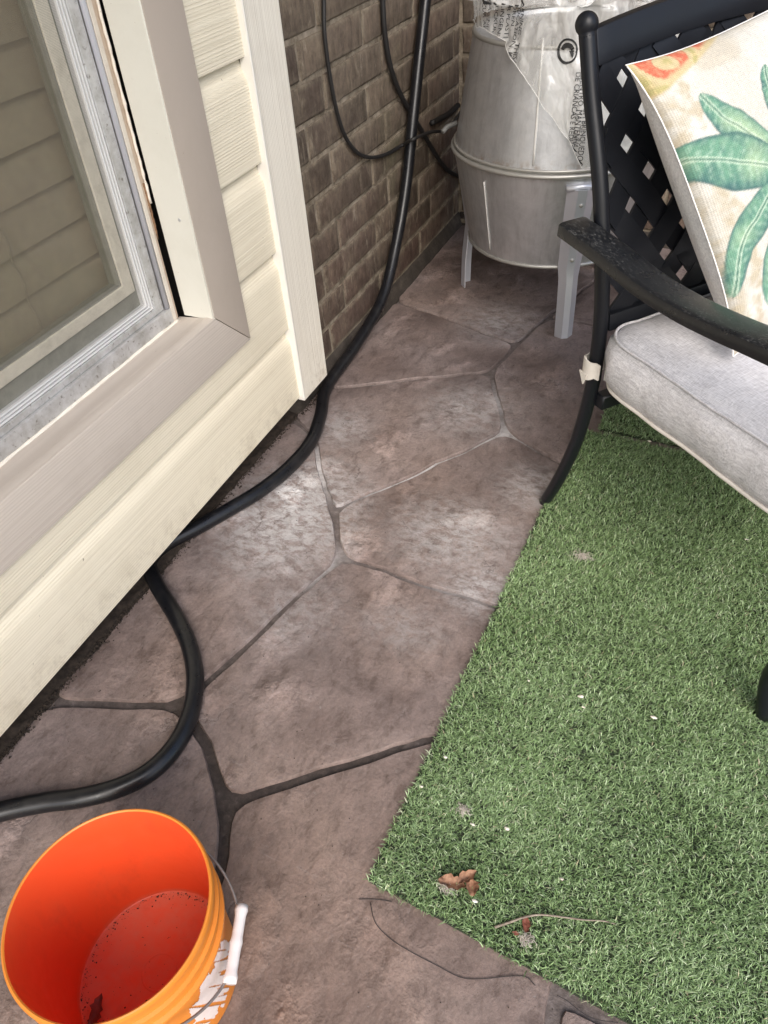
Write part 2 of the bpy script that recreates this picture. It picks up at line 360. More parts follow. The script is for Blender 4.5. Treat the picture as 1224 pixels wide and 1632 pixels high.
def b_hose(nt):
    p = pos(nt); d = noi(nt, p, 30, 5, .7); f = noi(nt, p, 210, 3, .7)
    c = mixc(nt, ramp(nt, d, [(.5, 0.0), (.8, .30)]), (.007, .0075, .0095), (.05, .046, .042))
    c = mixc(nt, ramp(nt, f, [(.70, 0.0), (.76, .75)]), c, (.22, .20, .17))
    return {'Base Color': c, 'Roughness': ramp(nt, d, [(.35, .26), (.75, .44)]), 'Normal': bump(nt, f, .10, .0004)}
M_hose = mat('black_plastic_hose', rough=.3, build=b_hose, spec=.5)
M_cable = mat('black_cable', (.016, .015, .015), .55)
def b_galv(nt):
    p = pos(nt); d = noi(nt, p, 11, 6, .7, .5); f = noi(nt, p, 130, 4, .7); sp = nd(nt, 'TexVoronoi', None, {'Vector': p, 'Scale': 42.0}).outputs['Color']
    s = nd(nt, 'SeparateColor', None, {0: sp}).outputs[0]
    c = ramp(nt, d, [(.30, (.52, .525, .535)), (.55, (.68, .685, .70)), (.78, (.80, .81, .83))])
    c = mixc(nt, math_(nt, 'MULTIPLY', s, .22), c, (.60, .60, .61))
    c = mixc(nt, ramp(nt, f, [(.66, 0.0), (.74, .55)]), c, (.70, .69, .67))
    stk = noi(nt, scl(nt, p, (55, 55, 3)), 1.0, 5, .7, .2)
    c = mixc(nt, .38, c, ramp(nt, stk, [(.34, (.62, .62, .62)), (.52, (1, 1, 1)), (.7, (1.12, 1.12, 1.12))]), 'MULTIPLY')  # streaky reflections painted in as vertical tone streaks
    z = nd(nt, 'SeparateXYZ', None, {0: p}).outputs[2]
    ru = math_(nt, 'MULTIPLY', nd(nt, 'MapRange', {'interpolation_type': 'SMOOTHSTEP'}, {0: math_(nt, 'ABSOLUTE', math_(nt, 'SUBTRACT', z, .465)), 1: .004, 2: .03, 3: 1.0, 4: 0.0}).outputs[0], ramp(nt, noi(nt, p, 40, 5, .7), [(.45, 0.0), (.7, .8)]))
    c = mixc(nt, ru, c, (.30, .20, .11))
    return {'Base Color': c, 'Roughness': ramp(nt, d, [(.3, .52), (.7, .38)]), 'Normal': bump(nt, d, .3, .005)}
M_galv = mat('galvanized_steel', metal=.85, build=b_galv)
M_galvleg = mat('bright_galvanized_leg', metal=.6, rough=.42, color=(.66, .68, .74))
M_galvdull = mat('dull_grey_tube', (.12, .12, .115), .6)
M_seam = mat('bright_seam', (.80, .79, .76), .4, .3)
M_galvrim = mat('galvanized_rim', metal=.7, rough=.45, color=(.50, .49, .46))
def filmmat():
    m = bpy.data.materials.new('clear_plastic_film'); m.use_nodes = True; nt = m.node_tree
    b = nt.nodes['Principled BSDF']; p = pos(nt)
    n = noi(nt, scl(nt, p, (1, 1, .45)), 15, 4, .55, .8); n2 = noi(nt, p, 60, 3, .5, .5)
    b.inputs['Base Color'].default_value = (.76, .76, .74, 1); b.inputs['Roughness'].default_value = .09
    b.inputs['Specular IOR Level'].default_value = .8
    nt.links.new(bump(nt, nd(nt, 'TexVoronoi', {'feature': 'DISTANCE_TO_EDGE'}, {'Vector': scl(nt, p, (1, 1, .5), rot=(.3, 0, .4)), 'Scale': 17.0}).outputs['Distance'], .5, .02, bump(nt, n2, .25, .003, bump(nt, n, .6, .02))), b.inputs['Normal'])
    t = nd(nt, 'BsdfTransparent', None, {'Color': (.97, .97, .96, 1)}).outputs[0]
    a = ramp(nt, n, [(.38, .24), (.60, .60)])
    s = nd(nt, 'MixShader', None, {0: a, 1: t, 2: b.outputs[0]}).outputs[0]
    nt.links.new(s, nt.nodes['Material Output'].inputs['Surface']); return m
M_film = filmmat()
M_ink = mat('black_print', (.02, .02, .02), .6)
def b_black(nt):
    p = pos(nt); d = noi(nt, p, 30, 5, .7); f = noi(nt, p, 240, 4, .75)
    c = mixc(nt, ramp(nt, f, [(.66, 0.0), (.76, .35)]), (.0085, .0095, .0125), (.10, .10, .10))
    return {'Base Color': c, 'Roughness': ramp(nt, d, [(.3, .32), (.7, .42)]), 'Normal': bump(nt, f, .06, .0004)}
M_black = mat('black_powder_coat', build=b_black, spec=.32)
def b_arm(nt):
    p = objc(nt); d = noi(nt, p, 40, 5, .7); f = noi(nt, scl(nt, p, (1, 2.2, 1)), 130, 5, .8, .8)
    g = nd(nt, 'SeparateXYZ', None, {0: nt.nodes.new('ShaderNodeNewGeometry').outputs['Normal']}).outputs[2]
    wear = math_(nt, 'MULTIPLY', ramp(nt, f, [(.54, 0.0), (.72, 1.0)]), ramp(nt, noi(nt, p, 9, 3), [(.40, .1), (.65, .8)]))
    wear = math_(nt, 'MULTIPLY', wear, ramp(nt, g, [(.4, .15), (.9, 1.0)]))
    c = mixc(nt, wear, (.010, .011, .013), (.26, .26, .25))
    return {'Base Color': c, 'Roughness': ramp(nt, d, [(.3, .24), (.7, .38)]), 'Normal': bump(nt, f, .05, .0004)}
M_arm = mat('worn_black_arm', build=b_arm, spec=.45)
def b_linen(nt):
    p = objc(nt)
    a = noi(nt, scl(nt, p, (900, 60, 300)), 1.0, 3, .7); b = noi(nt, scl(nt, p, (60, 900, 300)), 1.0, 3, .7); d = noi(nt, p, 7, 4, .6)
    w = math_(nt, 'MULTIPLY', math_(nt, 'ADD', a, b), .5)
    c = ramp(nt, w, [(.38, (.42, .41, .425)), (.50, (.62, .61, .625)), (.62, (.80, .79, .805))])
    c = mixc(nt, ramp(nt, d, [(.5, 0.0), (.8, .25)]), c, (.42, .39, .37))
    return {'Base Color': c, 'Normal': bump(nt, w, .5, .0015, bump(nt, d, .35, .02))}
M_linen = mat('grey_linen', rough=.9, build=b_linen, spec=.15)
M_tie = mat('cream_webbing', rough=.9, build=b_paint((.70, .66, .60), (.50, .46, .40), 60))
def b_pillow(nt):
    at = nd(nt, 'Attribute', {'attribute_name': 'print'}).outputs[0]; p = objc(nt)
    uvn = nt.nodes.new('ShaderNodeUVMap').outputs[0]
    wv = nd(nt, 'TexWave', {'wave_type': 'BANDS', 'bands_direction': 'X'}, {'Vector': uvn, 'Scale': 48.0, 'Distortion': .6}).outputs[1]
    wv2 = nd(nt, 'TexWave', {'wave_type': 'BANDS', 'bands_direction': 'Y'}, {'Vector': uvn, 'Scale': 48.0, 'Distortion': .6}).outputs[1]
    w = math_(nt, 'MULTIPLY', math_(nt, 'ADD', wv, wv2), .5); f = noi(nt, p, 220, 4, .7)
    c = mixc(nt, .6, at, ramp(nt, w, [(.1, (.78, .78, .78)), (.6, (1.05, 1.05, 1.05))]), 'MULTIPLY')
    c = mixc(nt, .6, c, ramp(nt, f, [(.3, (.8, .8, .8)), (.6, (1.05, 1.05, 1.05))]), 'MULTIPLY')
    return {'Base Color': c, 'Normal': bump(nt, w, .35, .0012, bump(nt, noi(nt, p, 9, 3), .3, .02))}
M_pillow = mat('printed_linen', rough=.9, build=b_pillow, spec=.15)
def b_pback(nt):
    p = objc(nt); f = noi(nt, p, 260, 3, .7)
    return {'Base Color': ramp(nt, f, [(.3, (.62, .61, .61)), (.65, (.84, .83, .82))]), 'Normal': bump(nt, f, .5, .0012)}
M_pback = mat('plain_pale_linen', rough=.9, build=b_pback, spec=.15)
M_leafpetiole = None
def b_orange(nt, col, scuff, dust=False):
    p = pos(nt); d = noi(nt, p, 26, 6, .7, .4); f = noi(nt, scl(nt, p, (1, 1, .3)), 120, 4, .7)
    c = mixc(nt, ramp(nt, d, [(.5, 0.0), (.8, .35)]), col, scuff)
    c = mixc(nt, ramp(nt, f, [(.68, 0.0), (.78, .35)]), c, (.25, .09, .04))
    if dust:
        z = nd(nt, 'SeparateXYZ', None, {0: p}).outputs[2]
        fm = nd(nt, 'MapRange', None, {0: z, 1: .020, 2: .011, 3: 0.0, 4: 1.0}).outputs[0]
        c = mixc(nt, math_(nt, 'MULTIPLY', fm, ramp(nt, noi(nt, p, 30, 5, .7), [(.35, .25), (.7, .75)])), c, (.62, .20, .12))
        c = mixc(nt, math_(nt, 'MULTIPLY', ramp(nt, noi(nt, scl(nt, p, (1, 1, .4)), 14, 5, .7), [(.55, 0.0), (.75, .35)]), 1.0), c, (.40, .06, .03))
    return {'Base Color': c, 'Roughness': ramp(nt, d, [(.3, .34), (.7, .5)]), 'Normal': bump(nt, f, .1, .0006)}
M_buck = mat('orange_plastic_lit', build=lambda nt: b_orange(nt, (.72, .235, .030), (.72, .30, .07)), spec=.4, Subsurface_Weight=0.0)  # outdoor light painted in: yellower copy of the plastic used inside
M_buckin = mat('orange_plastic_bounce', build=lambda nt: b_orange(nt, (.80, .092, .025), (.68, .13, .05), True), spec=.35)  # same plastic, with the red of bounced light put into its colour
M_lab = mat('torn_paper_label', rough=.7, build=b_paint((.80, .70, .66), (.62, .48, .42), 50))
M_grip = mat('white_plastic_grip', (.80, .74, .72), .4)
M_wire = mat('rusty_steel_wire', rough=.5, metal=.6, build=b_paint((.30, .26, .24), (.10, .06, .045), 60))
def b_turf(nt):
    r = nt.nodes.new('ShaderNodeNewGeometry').outputs['Random Per Island']; p = pos(nt)
    c = ramp(nt, r, [(0, (.135, .215, .085)), (.30, (.220, .335, .138)), (.62, (.310, .440, .205)), (.90, (.42, .55, .30)), (.975, (.57, .65, .45)), (1, (.47, .39, .26))])
    patch = noi(nt, p, 5, 4, .6)
    c = mixc(nt, ramp(nt, patch, [(.35, .30), (.65, 0.0)]), c, mixc(nt, 1.0, c, (.78, .86, .66), 'MULTIPLY'))
    return {'Base Color': c}
M_turf = mat('artificial_turf', rough=.38, build=b_turf, spec=.5)
M_backing = mat('dark_turf_backing', (.026, .036, .018), .9)
def b_leaf(col, col2):
    def b(nt):
        n = noi(nt, objc(nt), 90, 4, .7); return {'Base Color': ramp(nt, n, [(.3, col), (.7, col2)])}
    return b
M_dryleaf = mat('dry_brown_leaf', rough=.7, build=b_leaf((.15, .065, .035), (.40, .22, .13)))
M_redleaf = mat('red_brown_leaf', rough=.6, build=b_leaf((.15, .045, .028), (.26, .09, .055)))
M_scrap = mat('pale_husk', rough=.7, build=b_leaf((.66, .58, .46), (.84, .80, .72)))
M_fluff = mat('grey_lint', rough=.9, build=b_leaf((.42, .37, .32), (.60, .55, .48)))
M_twig = mat('dry_twig', rough=.8, build=b_leaf((.14, .10, .075), (.34, .29, .23)))
M_thread = mat('dark_thread', (.03, .024, .024), .7)
M_dirt = mat('dark_soil', rough=.95, build=b_leaf((.016, .012, .009), (.060, .044, .033)))
M_ground = mat('yard_ground', rough=.95, build=b_leaf((.05, .07, .03), (.09, .10, .05)))

# ================================================================== SETTING
g = mo('ground', *join(([(-80, -80, -.06), (80, -80, -.06), (80, 80, -.06), (-80, 80, -.06)], [(0, 1, 2, 3)])), M_ground); tag(g, kind='structure')
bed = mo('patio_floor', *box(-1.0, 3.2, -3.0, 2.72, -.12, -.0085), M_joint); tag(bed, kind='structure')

EVX = -.15
WX = -.943                                      # brick face of the left wall
BY = 2.655                                      # brick face of the back wall
Z2 = lambda p: (float(p[0]), float(p[1]))
def fl(x, y): return Z2(on_z(x, y))
nA, nC, nB, nE, nF = fl(527, 815), fl(543, 886), fl(806, 688), fl(793, 966), fl(330, 1085)
nA1, nA2, nG, nGl, nI = fl(507, 735), fl(503, 700), fl(783, 592), fl(535, 618), fl(823, 548)
nH, nK, nKr, nKd = fl(890, 737), fl(358, 1279), fl(700, 1172), fl(352, 1400)
nIr, nIr2, nb1, nb2 = fl(870, 505), (-.378, 2.329), fl(885, 1580), fl(905, 1632)
nJ, nJl, nK1, nK2 = (-.708, .528), (WX, .445), fl(322, 1160), fl(340, 1215)
W1, W2, W3 = (WX, 1.365), (WX, 1.52), (WX, 2.035)
e1, e2, e3, e4, e5 = (.06, .915), (.03, 1.28), (.10, .74), (.30, 1.50), (.20, 1.90)
e6, e7, e8, e9 = (-.20, 2.06), (-.30, BY), (.06, .10), (-.20, -.05)
e10, e11, e12, e13, e14 = (-.44, .10), (-.55, -.10), (.60, .30), (.70, .80), (.45, 1.20)
e15, e16, e17, e18 = (.30, -.30), (.80, -.10), (.70, 1.90), (.60, BY)
e19, e20, e21, e22 = (1.30, 1.0), (1.20, 1.70), (1.60, .0), (1.50, BY)
slabs = [[nJl, nJ, nF, nC, nA, nA1, nA2, W1], [nA, nB, nG, nGl, W2, W1, nA2, nA1], [nG, nI, W3, W2, nGl],
         [nI, nIr, nIr2, e7, (WX, BY), W3], [nA, nC, nE, e1, e2, nH, nB], [nC, nF, nJ, nK1, nK2, nK, nKr, e3, e1, nE],
         [nJ, nJl, (WX, -.1), e11, e10, nKd, nK, nK2, nK1], [nK, nKd, e10, e9, e8, nb1, e3, nKr],
         [nB, nH, e2, e4, e5, e6, nIr, nI, nG], [e1, e3, nb1, e12, e13, e14, e4, e2], [nb1, e8, e15, e16, e12],
         [e4, e14, e13, e19, e20, e17, e5], [e5, e17, e18, e7, nIr2, nIr, e6], [e13, e12, e16, e21, e19], [e18, e17, e20, e22],
         [(WX, -.1), (WX, -.9), (-.5, -.8), e11], [e11, (-.5, -.8), (.2, -.9), e15, e8, e9, e10], [e15, (.2, -.9), (1.2, -.8), e16],
         [e19, e21, (2.4, .3), (2.3, 1.4), e20], [e20, (2.3, 1.4), (2.5, BY), e22], [e16, (1.2, -.8), (2.3, -.7), (2.4, .3), e21]]
def area2(P): return sum(P[i][0] * P[(i + 1) % len(P)][1] - P[(i + 1) % len(P)][0] * P[i][1] for i in range(len(P)))
def wob(p, k=1.0):
    x, y = p
    return (x + k * .006 * fbm(x * 9, y * 9, 1.3) + k * .002 * fbm(x * 40, y * 40, 4), y + k * .006 * fbm(x * 9, y * 9, 7.7) + k * .002 * fbm(x * 40, y * 40, 9))
def inset(P, d):
    n = len(P); out = []
    for i in range(n):
        a, b, c = np.array(P[i - 1]), np.array(P[i]), np.array(P[(i + 1) % n])
        t1, t2 = b - a, c - b; t1 = t1 / (np.linalg.norm(t1) + 1e-9); t2 = t2 / (np.linalg.norm(t2) + 1e-9)
        n1, n2 = np.array((-t1[1], t1[0])), np.array((-t2[1], t2[0])); m = n1 + n2; m = m / max(.6, m @ m / 2)
        dd = d(b) if callable(d) else d
        out.append(tuple(b + m * dd * 1.0))
    return out
for si, P in enumerate(slabs):
    if area2(P) < 0: P = P[::-1]
    Q = []
    for i in range(len(P)):
        a, b = np.array(P[i]), np.array(P[(i + 1) % len(P)]); k = max(2, int(np.linalg.norm(b - a) / .025))
        Q += [tuple(a + (b - a) * j / k) for j in range(k)]
    # soften the corners a little, then let the edges wander
    Q = [tuple(.25 * np.array(Q[i - 1]) + .5 * np.array(Q[i]) + .25 * np.array(Q[(i + 1) % len(Q)])) for i in range(len(Q))]
    Q = [tuple(.25 * np.array(Q[i - 1]) + .5 * np.array(Q[i]) + .25 * np.array(Q[(i + 1) % len(Q)])) for i in range(len(Q))]
    Q = [wob(q) for q in Q]
    far = lambda b: .0052 + .0040 * max(0, min(1, (1.0 - b[1]) / .6))
    rings = []
    for off, z in ((0, -.0088), (.0007, -.0035), (.0020, -.0006), (.0060, -.0001)):
        rings.append([(x, y, z + (.0006 * fbm(x * 12, y * 12, 2) if z > -.003 else 0)) for x, y in inset(Q, lambda b, off=off: far(b) + off + .0012 * (fbm(b[0] * 60, b[1] * 60, 3)))])
    n = len(Q); V = sum(rings, []); Fc = []
    for r in range(3):
        Fc += [(r * n + i, r * n + (i + 1) % n, (r + 1) * n + (i + 1) % n, (r + 1) * n + i) for i in range(n)]
    Fc.append(tuple(range(3 * n, 4 * n)))
    s = mo('stone_slab', V, Fc, M_slab, bed)
    sharp(s, 30)

# ------------------------------------------------------------------ brick walls
BL, BHt, JT = .325, .084, .011
_bc = {}
def brick_mesh(L, var):
    key = (round(L, 3), var)
    if key in _bc: return _bc[key]
    rr = random.Random(hash(key) % 9999); h = BHt - JT; c = .0045; D = .045
    bm = bmesh.new(); rows = []
    # local: x out of the wall, y along, z up ; front at x = 0
    def loop(ins, x): return [(x, -L / 2 + ins, -h / 2 + ins), (x, L / 2 - ins, -h / 2 + ins), (x, L / 2 - ins, h / 2 - ins), (x, -L / 2 + ins, h / 2 - ins)]
    for ins, x in ((0, -D), (0, -c), (c * .35, -c * .3), (c * 1.2, 0)):
        pts = []
        base = loop(ins, x)
        for i in range(4):
            a, b = np.array(base[i]), np.array(base[(i + 1) % 4]); k = 3 if i % 2 == 0 else 2
            for j in range(k):
                p = a + (b - a) * j / k
                if x > -D: p = p + np.array([rr.uniform(-.0011, .0008), rr.uniform(-.0018, .0018), rr.uniform(-.0018, .0018)])
                pts.append(bm.verts.new(p))
        rows.append(pts)
    n = len(rows[0])
    for r in range(3):
        for i in range(n): bm.faces.new((rows[r][i], rows[r][(i + 1) % n], rows[r + 1][(i + 1) % n], rows[r + 1][i]))
    bm.faces.new(rows[-1])
    bmesh.ops.recalc_face_normals(bm, faces=bm.faces)
    me = bpy.data.meshes.new('brick'); bm.to_mesh(me); bm.free(); me.materials.append(M_brick)
    me.polygons.foreach_set('use_smooth', [True] * len(me.polygons)); me.set_sharp_from_angle(angle=R(50))
    _bc[key] = me; return me
def lay(parent, a0, a1, place, rotz, ztop, phase, zmin_k=0, single=None):
    upper = []
    k = 0
    while .044 + k * BHt < ztop:
        z = .044 + (k + .5) * BHt; ph = phase[k % 2]; j0 = math.floor((a0 - ph) / BL); a = ph + j0 * BL
        while a < a1:
            s, e = max(a, a0) + JT / 2, min(a + BL, a1) - JT / 2
            if e - s > .02 and (single is None or k < single):
                me = brick_mesh(e - s, random.randrange(4) if abs(e - s - BL + JT) < 1e-3 else 0)
                x, y = place((s + e) / 2)
                o = bpy.data.objects.new('brick', me); COL.objects.link(o); o.parent = parent
                o.location = np.array((x, y, z)) - ORG[parent.name]; o.rotation_euler = (random.uniform(-.004, .004), random.uniform(-.012, .012), rotz + random.uniform(-.004, .004))
                o.location[0 if abs(rotz) < .1 else 1] += random.uniform(-.0016, .0008)
            a += BL
        k += 1
lw = thing('brick_wall', 'brown brick wall on the left behind the black hose and cables', 'brick wall', (WX, 2.0, 0))
mo('mortar_bed', *join(box(WX - .09, WX - .0052, 1.40, BY + .1, .03, 2.5), box(WX - .16, WX - .0752, -.9, 1.40, .0, .160)), M_mortar, lw)
fp = [(WX - .09, -.02), (WX + .016, -.02), (WX + .0135, .006), (WX + .004, .030), (WX - .003, .0415), (WX - .09, .0415)]
def rough_strip(poly, a0, a1, n, axis, amp):
    V, Fc = [], []; m = len(poly)
    for i in range(n + 1):
        a = a0 + (a1 - a0) * i / n
        for q in poly:
            w = amp * fbm(a * 14, q[1] * 60, q[0] * 20)
            V.append((q[0] + w, a, q[1] + w * .6) if axis == 'y' else (a, q[0] + w, q[1] + w * .6))
    for i in range(n):
        for k in range(m): Fc.append((i * m + k, i * m + (k + 1) % m, (i + 1) * m + (k + 1) % m, (i + 1) * m + k))
    return V, Fc + [tuple(range(m))[::-1], tuple(range(n * m, (n + 1) * m))]
o = mo('footing', *rough_strip(fp, 1.385, BY, 120, 'y', .004), M_foot, lw, smooth=True)
lay(lw, 1.395, BY, lambda a: (WX, a), 0, 1.55, (1.95, 2.05))
lay(lw, -.9, 1.395, lambda a: (WX - .07, a), 0, .13, (1.95, 2.05), single=2)
bw = thing('brick_wall', 'brown brick wall at the back behind the galvanized drum and chair', 'brick wall', (0, BY, 0))
mo('mortar_bed', *box(WX - .09, 3.2, BY + .0052, BY + .09, .03, 2.5), M_mortar, bw)
fpb = [(-q[0] + WX + BY, q[1]) for q in fp]
mo('footing', *rough_strip(fpb, WX, 3.2, 160, 'x', .004), M_foot, bw, smooth=True)
lay(bw, WX + .002, 2.4, lambda a: (a, BY), -math.pi / 2, 1.3, (WX + .22, WX + .06))

# ------------------------------------------------------------------ siding bay
XS = -.892
OY0, OY1, OZ0, OZ1 = -.14, 1.115, .402, 1.62       # rough opening covered by the casing
YE, YS = 1.30, -.9; WZ0_ = OZ0
sd = thing('siding_wall', 'cream vinyl lap siding around the window with a corner board', 'siding', (XS, .5, .1))
laps = [.107, .293] + [.293 + .1815 * k for k in range(1, 12)]
def siding_panel(y0, y1, z0, z1):
    pr = [(0, z1), (.0004, z1 - .006), (.0022, z1 - .014), (.0058, z1 - .024), (.0098, z1 - .033), (.0122, z1 - .042), (.0130, z1 - .052), (.0150, z0 + .004), (.0146, z0 + .0008), (.0132, z0), (.0108, z0 + .001), (.0108, z0 + .009), (-.004, z0 + .011), (-.004, z1)]
    return [(XS + a, z) for a, z in pr]
for k in range(len(laps) - 1):
    z0, z1 = laps[k], laps[k + 1]
    z0, z1 = z0 - .0015, z1 - .0025
    spans = [(YS, 1.322, 9)] if (z1 < WZ0_ or z0 > OZ1) else [(1.120, 1.322, 9), (YS, OY0 - .01, 9)]
    if z0 < OZ0 - .02 < z1: spans.append((OY0 - .01, 1.1195, OZ0 - .02))        # the course cut short by the lower casing
    for a, b, cut in spans:
        pr = siding_panel(0, 0, z0, z1)
        if cut < 9:
            xt = float(np.interp(-cut, [-p[1] for p in pr[:8]], [p[0] for p in pr[:8]]))
            pr = [(xt, cut)] + [p for p in pr if p[1] < cut] + [(XS - .004, cut)]
        sharp(mo('siding_panel', *prism(pr, 'y', a, b), M_side, sd), 25)
z0, z1 = laps[1], laps[2]
mo('sheathing', *join(box(-1.05, XS - .0045, YS, OY0, .118, 2.35), box(-1.05, XS - .0045, OY1, 1.44, .118, 2.35),
                      box(-1.05, XS - .0045, OY0, OY1, .118, OZ0), box(-1.05, XS - .0045, OY0, OY1, OZ1, 2.35)), M_dark, sd)
mo('room_cavity', *join(box(-1.42, -1.40, YS, 1.44, .2, 2.3), box(-1.40, -1.05, 1.42, 1.44, .2, 2.3), box(-1.40, -1.05, YS, YS + .02, .2, 2.3),
                        box(-1.40, -1.05, YS, 1.44, .18, .2), box(-1.40, -1.05, YS, 1.44, 2.28, 2.3)), M_dark, sd)
tx = -.871
tp = [(tx, 1.330), (tx, 1.452), (tx - .0035, 1.456), (WX + .003, 1.456), (WX + .003, 1.447), (tx - .016, 1.447), (tx - .016, 1.330)]
trm = sharp(mo('corner_board', *prism(tp, 'z', .0905, 2.35), M_trim, sd), 25)
ep = [(tx + .0045, 1.3205), (tx + .006, 1.3235), (tx + .0045, 1.3275), (tx + .0003, 1.3298), (tx - .018, 1.3298), (tx - .018, 1.3205)]
sharp(mo('corner_board_edge', *prism(ep, 'z', .0990, 2.35), M_trimedge, trm), 25)

# ------------------------------------------------------------------ window
XC = -.870
WY1, WZ0, WY0, WZ1 = 1.065, .4525, -.09, 1.57        # inner edge of the casing
CW = .099
wi = thing('window', 'window in a taupe and cream casing with worn paint and a dark gap at its jamb', 'window', (XC, .5, .45))
def casing(poly, m, name='casing'):
    return bevel(mo(name, *prism(poly, 'x', -.8905, XC), m, wi), .0016, 2)
casing([(WY1, WZ0 + .0008), (WY1 + CW, WZ0 - CW + .0012), (WY1 + CW, WZ1 + CW), (WY1, WZ1)], M_casing)
low = casing([(WY0, WZ0), (WY0 - CW, WZ0 - CW), (WY1 + CW - .0006, WZ0 - CW), (WY1 - .0006, WZ0)], M_caslow)
low['label'] = 'ribbed lower casing board'
casing([(WY0 - CW, WZ0 - CW + .001), (WY0, WZ0 + .001), (WY0, WZ1), (WY0 - CW, WZ1 + CW)], M_casing)
casing([(WY0 - CW + .001, WZ1 + CW), (WY0 + .001, WZ1), (WY1 - .001, WZ1), (WY1 + CW - .001, WZ1 + CW)], M_casing)
jb = bevel(mo('jamb', *box(-.9405, XC - .0015, WY1 - .0025, WY1 + .008, WZ0 - .004, WZ1), M_reveal, wi), .0012, 1)
jb['label'] = 'cream painted jamb on the far side'
mo('jamb', *box(-.9455, XC - .0015, WY0 - .008, WY0 + .0025, WZ0 - .004, WZ1), M_reveal, wi)
mo('jamb', *box(-.9455, XC - .0015, WY0 + .003, WY1 - .003, WZ1 - .0025, WZ1 + .006), M_reveal, wi)
# sloping sill between casing and frame
sp = [(-.952, .4400), (-.952, .4445), (XC - .0018, .4528), (XC - .0018, .4440)]
mo('sill', *prism(sp, 'y', WY0 + .003, WY1 - .0028), M_caslow, wi)
def wand(y0, y1, xz, n, r, seed):
    P = []
    for i in range(n + 1):
        y = y0 + (y1 - y0) * i / n
        P.append((xz[0] + .0014 * fbm(y * 22, seed), y, xz[1] + .0012 * fbm(y * 18, seed + 5)))
    return tube(P, [r * (1 + .35 * fbm(i * .37, seed)) for i in range(n + 1)], 8)
mo('caulk_bead', *wand(WY0 + .01, WY1 - .016, (-.9455, .4452), 90, .0038, 2.0), M_caulk, wi, smooth=True)
def ring(name, o, i, x0, x1, m, bev=.0008):
    """rectangular frame ring: o, i = (y0, y1, z0, z1) outside and inside"""
    a = [(o[0], o[2]), (o[1], o[2]), (o[1], o[3]), (o[0], o[3])]; b = [(i[0], i[2]), (i[1], i[2]), (i[1], i[3]), (i[0], i[3])]
    V = [(x0, *p) for p in a] + [(x0, *p) for p in b] + [(x1, *p) for p in a] + [(x1, *p) for p in b]; Fc = []
    for k in range(4):
        k2 = (k + 1) % 4
        Fc += [(k, k2, 4 + k2, 4 + k), (8 + k, 12 + k, 12 + k2, 8 + k2), (k, 8 + k, 8 + k2, k2), (4 + k, 4 + k2, 12 + k2, 12 + k)]
    return bevel(mo(name, V, Fc, m, wi), bev, 1)
def rc(dy, dz): return (WY0 + dy, WY1 - dy, WZ0 - .0135 + dz, WZ1 - dz)
frm = ring('outer_frame', (WY0 + .009, WY1 - .0162, .4405, WZ1 - .009), (WY0 + .026, WY1 - .026, .476, WZ1 - .026), -.990, -.9475, M_cream)
ring('worn_edge_strip', (WY0 + .0045, WY1 - .0095, .4398, WZ1 - .004), (WY0 + .0088, WY1 - .0160, .4402, WZ1 - .0088), -.990, -.9500, M_tanworn)
ring('frame_channel', (WY0 + .0265, WY1 - .0375, .4765, WZ1 - .0265), (WY0 + .060, WY1 - .0610, .4895, WZ1 - .060), -.990, -.9540, M_alu)
for k in range(3):
    d = .0045 * k
    ring('frame_ridge', (WY0 + .0605 + d, WY1 - .0615 - d, .4900 + d, WZ1 - .0605 - d), (WY0 + .0640 + d, WY1 - .0645 - d, .4930 + d, WZ1 - .0640 - d), -.990, -.9560 - .0022 * k, M_ridge, .0006)
for yy in (WY1 - .0318, WY0 + .05):
    mo('screen_track', *tube([(-.9515, yy, .4772 + 1.05 * t) for t in (0, .5, 1)], .0052, 14), M_track, wi, smooth=True)
mo('screen', [(-.9645, WY0 + .074, .5035), (-.9645, WY1 - .0745, .5035), (-.9645, WY1 - .0745, WZ1 - .074), (-.9645, WY0 + .074, WZ1 - .074)], [(0, 1, 2, 3)], M_screen, wi)
sash = ring('sash', (WY0 + .062, WY1 - .0625, .4910, WZ1 - .062), (WY0 + .115, WY1 - .1075, .5560, WZ1 - .115), -1.000, -.9735, M_sashdark)
ring('glazing_bead', (WY0 + .085, WY1 - .0800, .5330, WZ1 - .085), (WY0 + .108, WY1 - .1065, .5550, WZ1 - .108), -.9733, -.9690, M_strip, .001)
mo('glass_pane', *box(-.9860, -.9835, WY0 + .112, WY1 - .1040, .5520, WZ1 - .112), M_glass, wi)
mo('screw', *lathe([(0, .0014), (.0026, .0010), (.0032, 0)], 12), M_alu, wi).data.transform(
    Matrix.Translation(Vector(np.array([-.896, WY1 - .0025, .640]) - ORG['window'])) @ Matrix.Rotation(R(90), 4, 'X') @ Matrix.Translation(Vector(ORG['window'])))
fv = [(WY1 - .0093, .655), (WY1 - .0075, .640), (WY1 - .0055, .662), (WY1 - .0035, .668), (WY1 - .0026, .690), (WY1 - .0026, WZ1), (WY1 - .0093, WZ1)]
mo('jamb_filler', *prism(fv, 'x', -.985, -.9505), M_tanworn, wi)
bevel(mo('sill_track', *box(-.988, -.9462, WY0 + .027, WY1 - .0275, .4462, .4762), M_alu, wi), .003, 2)
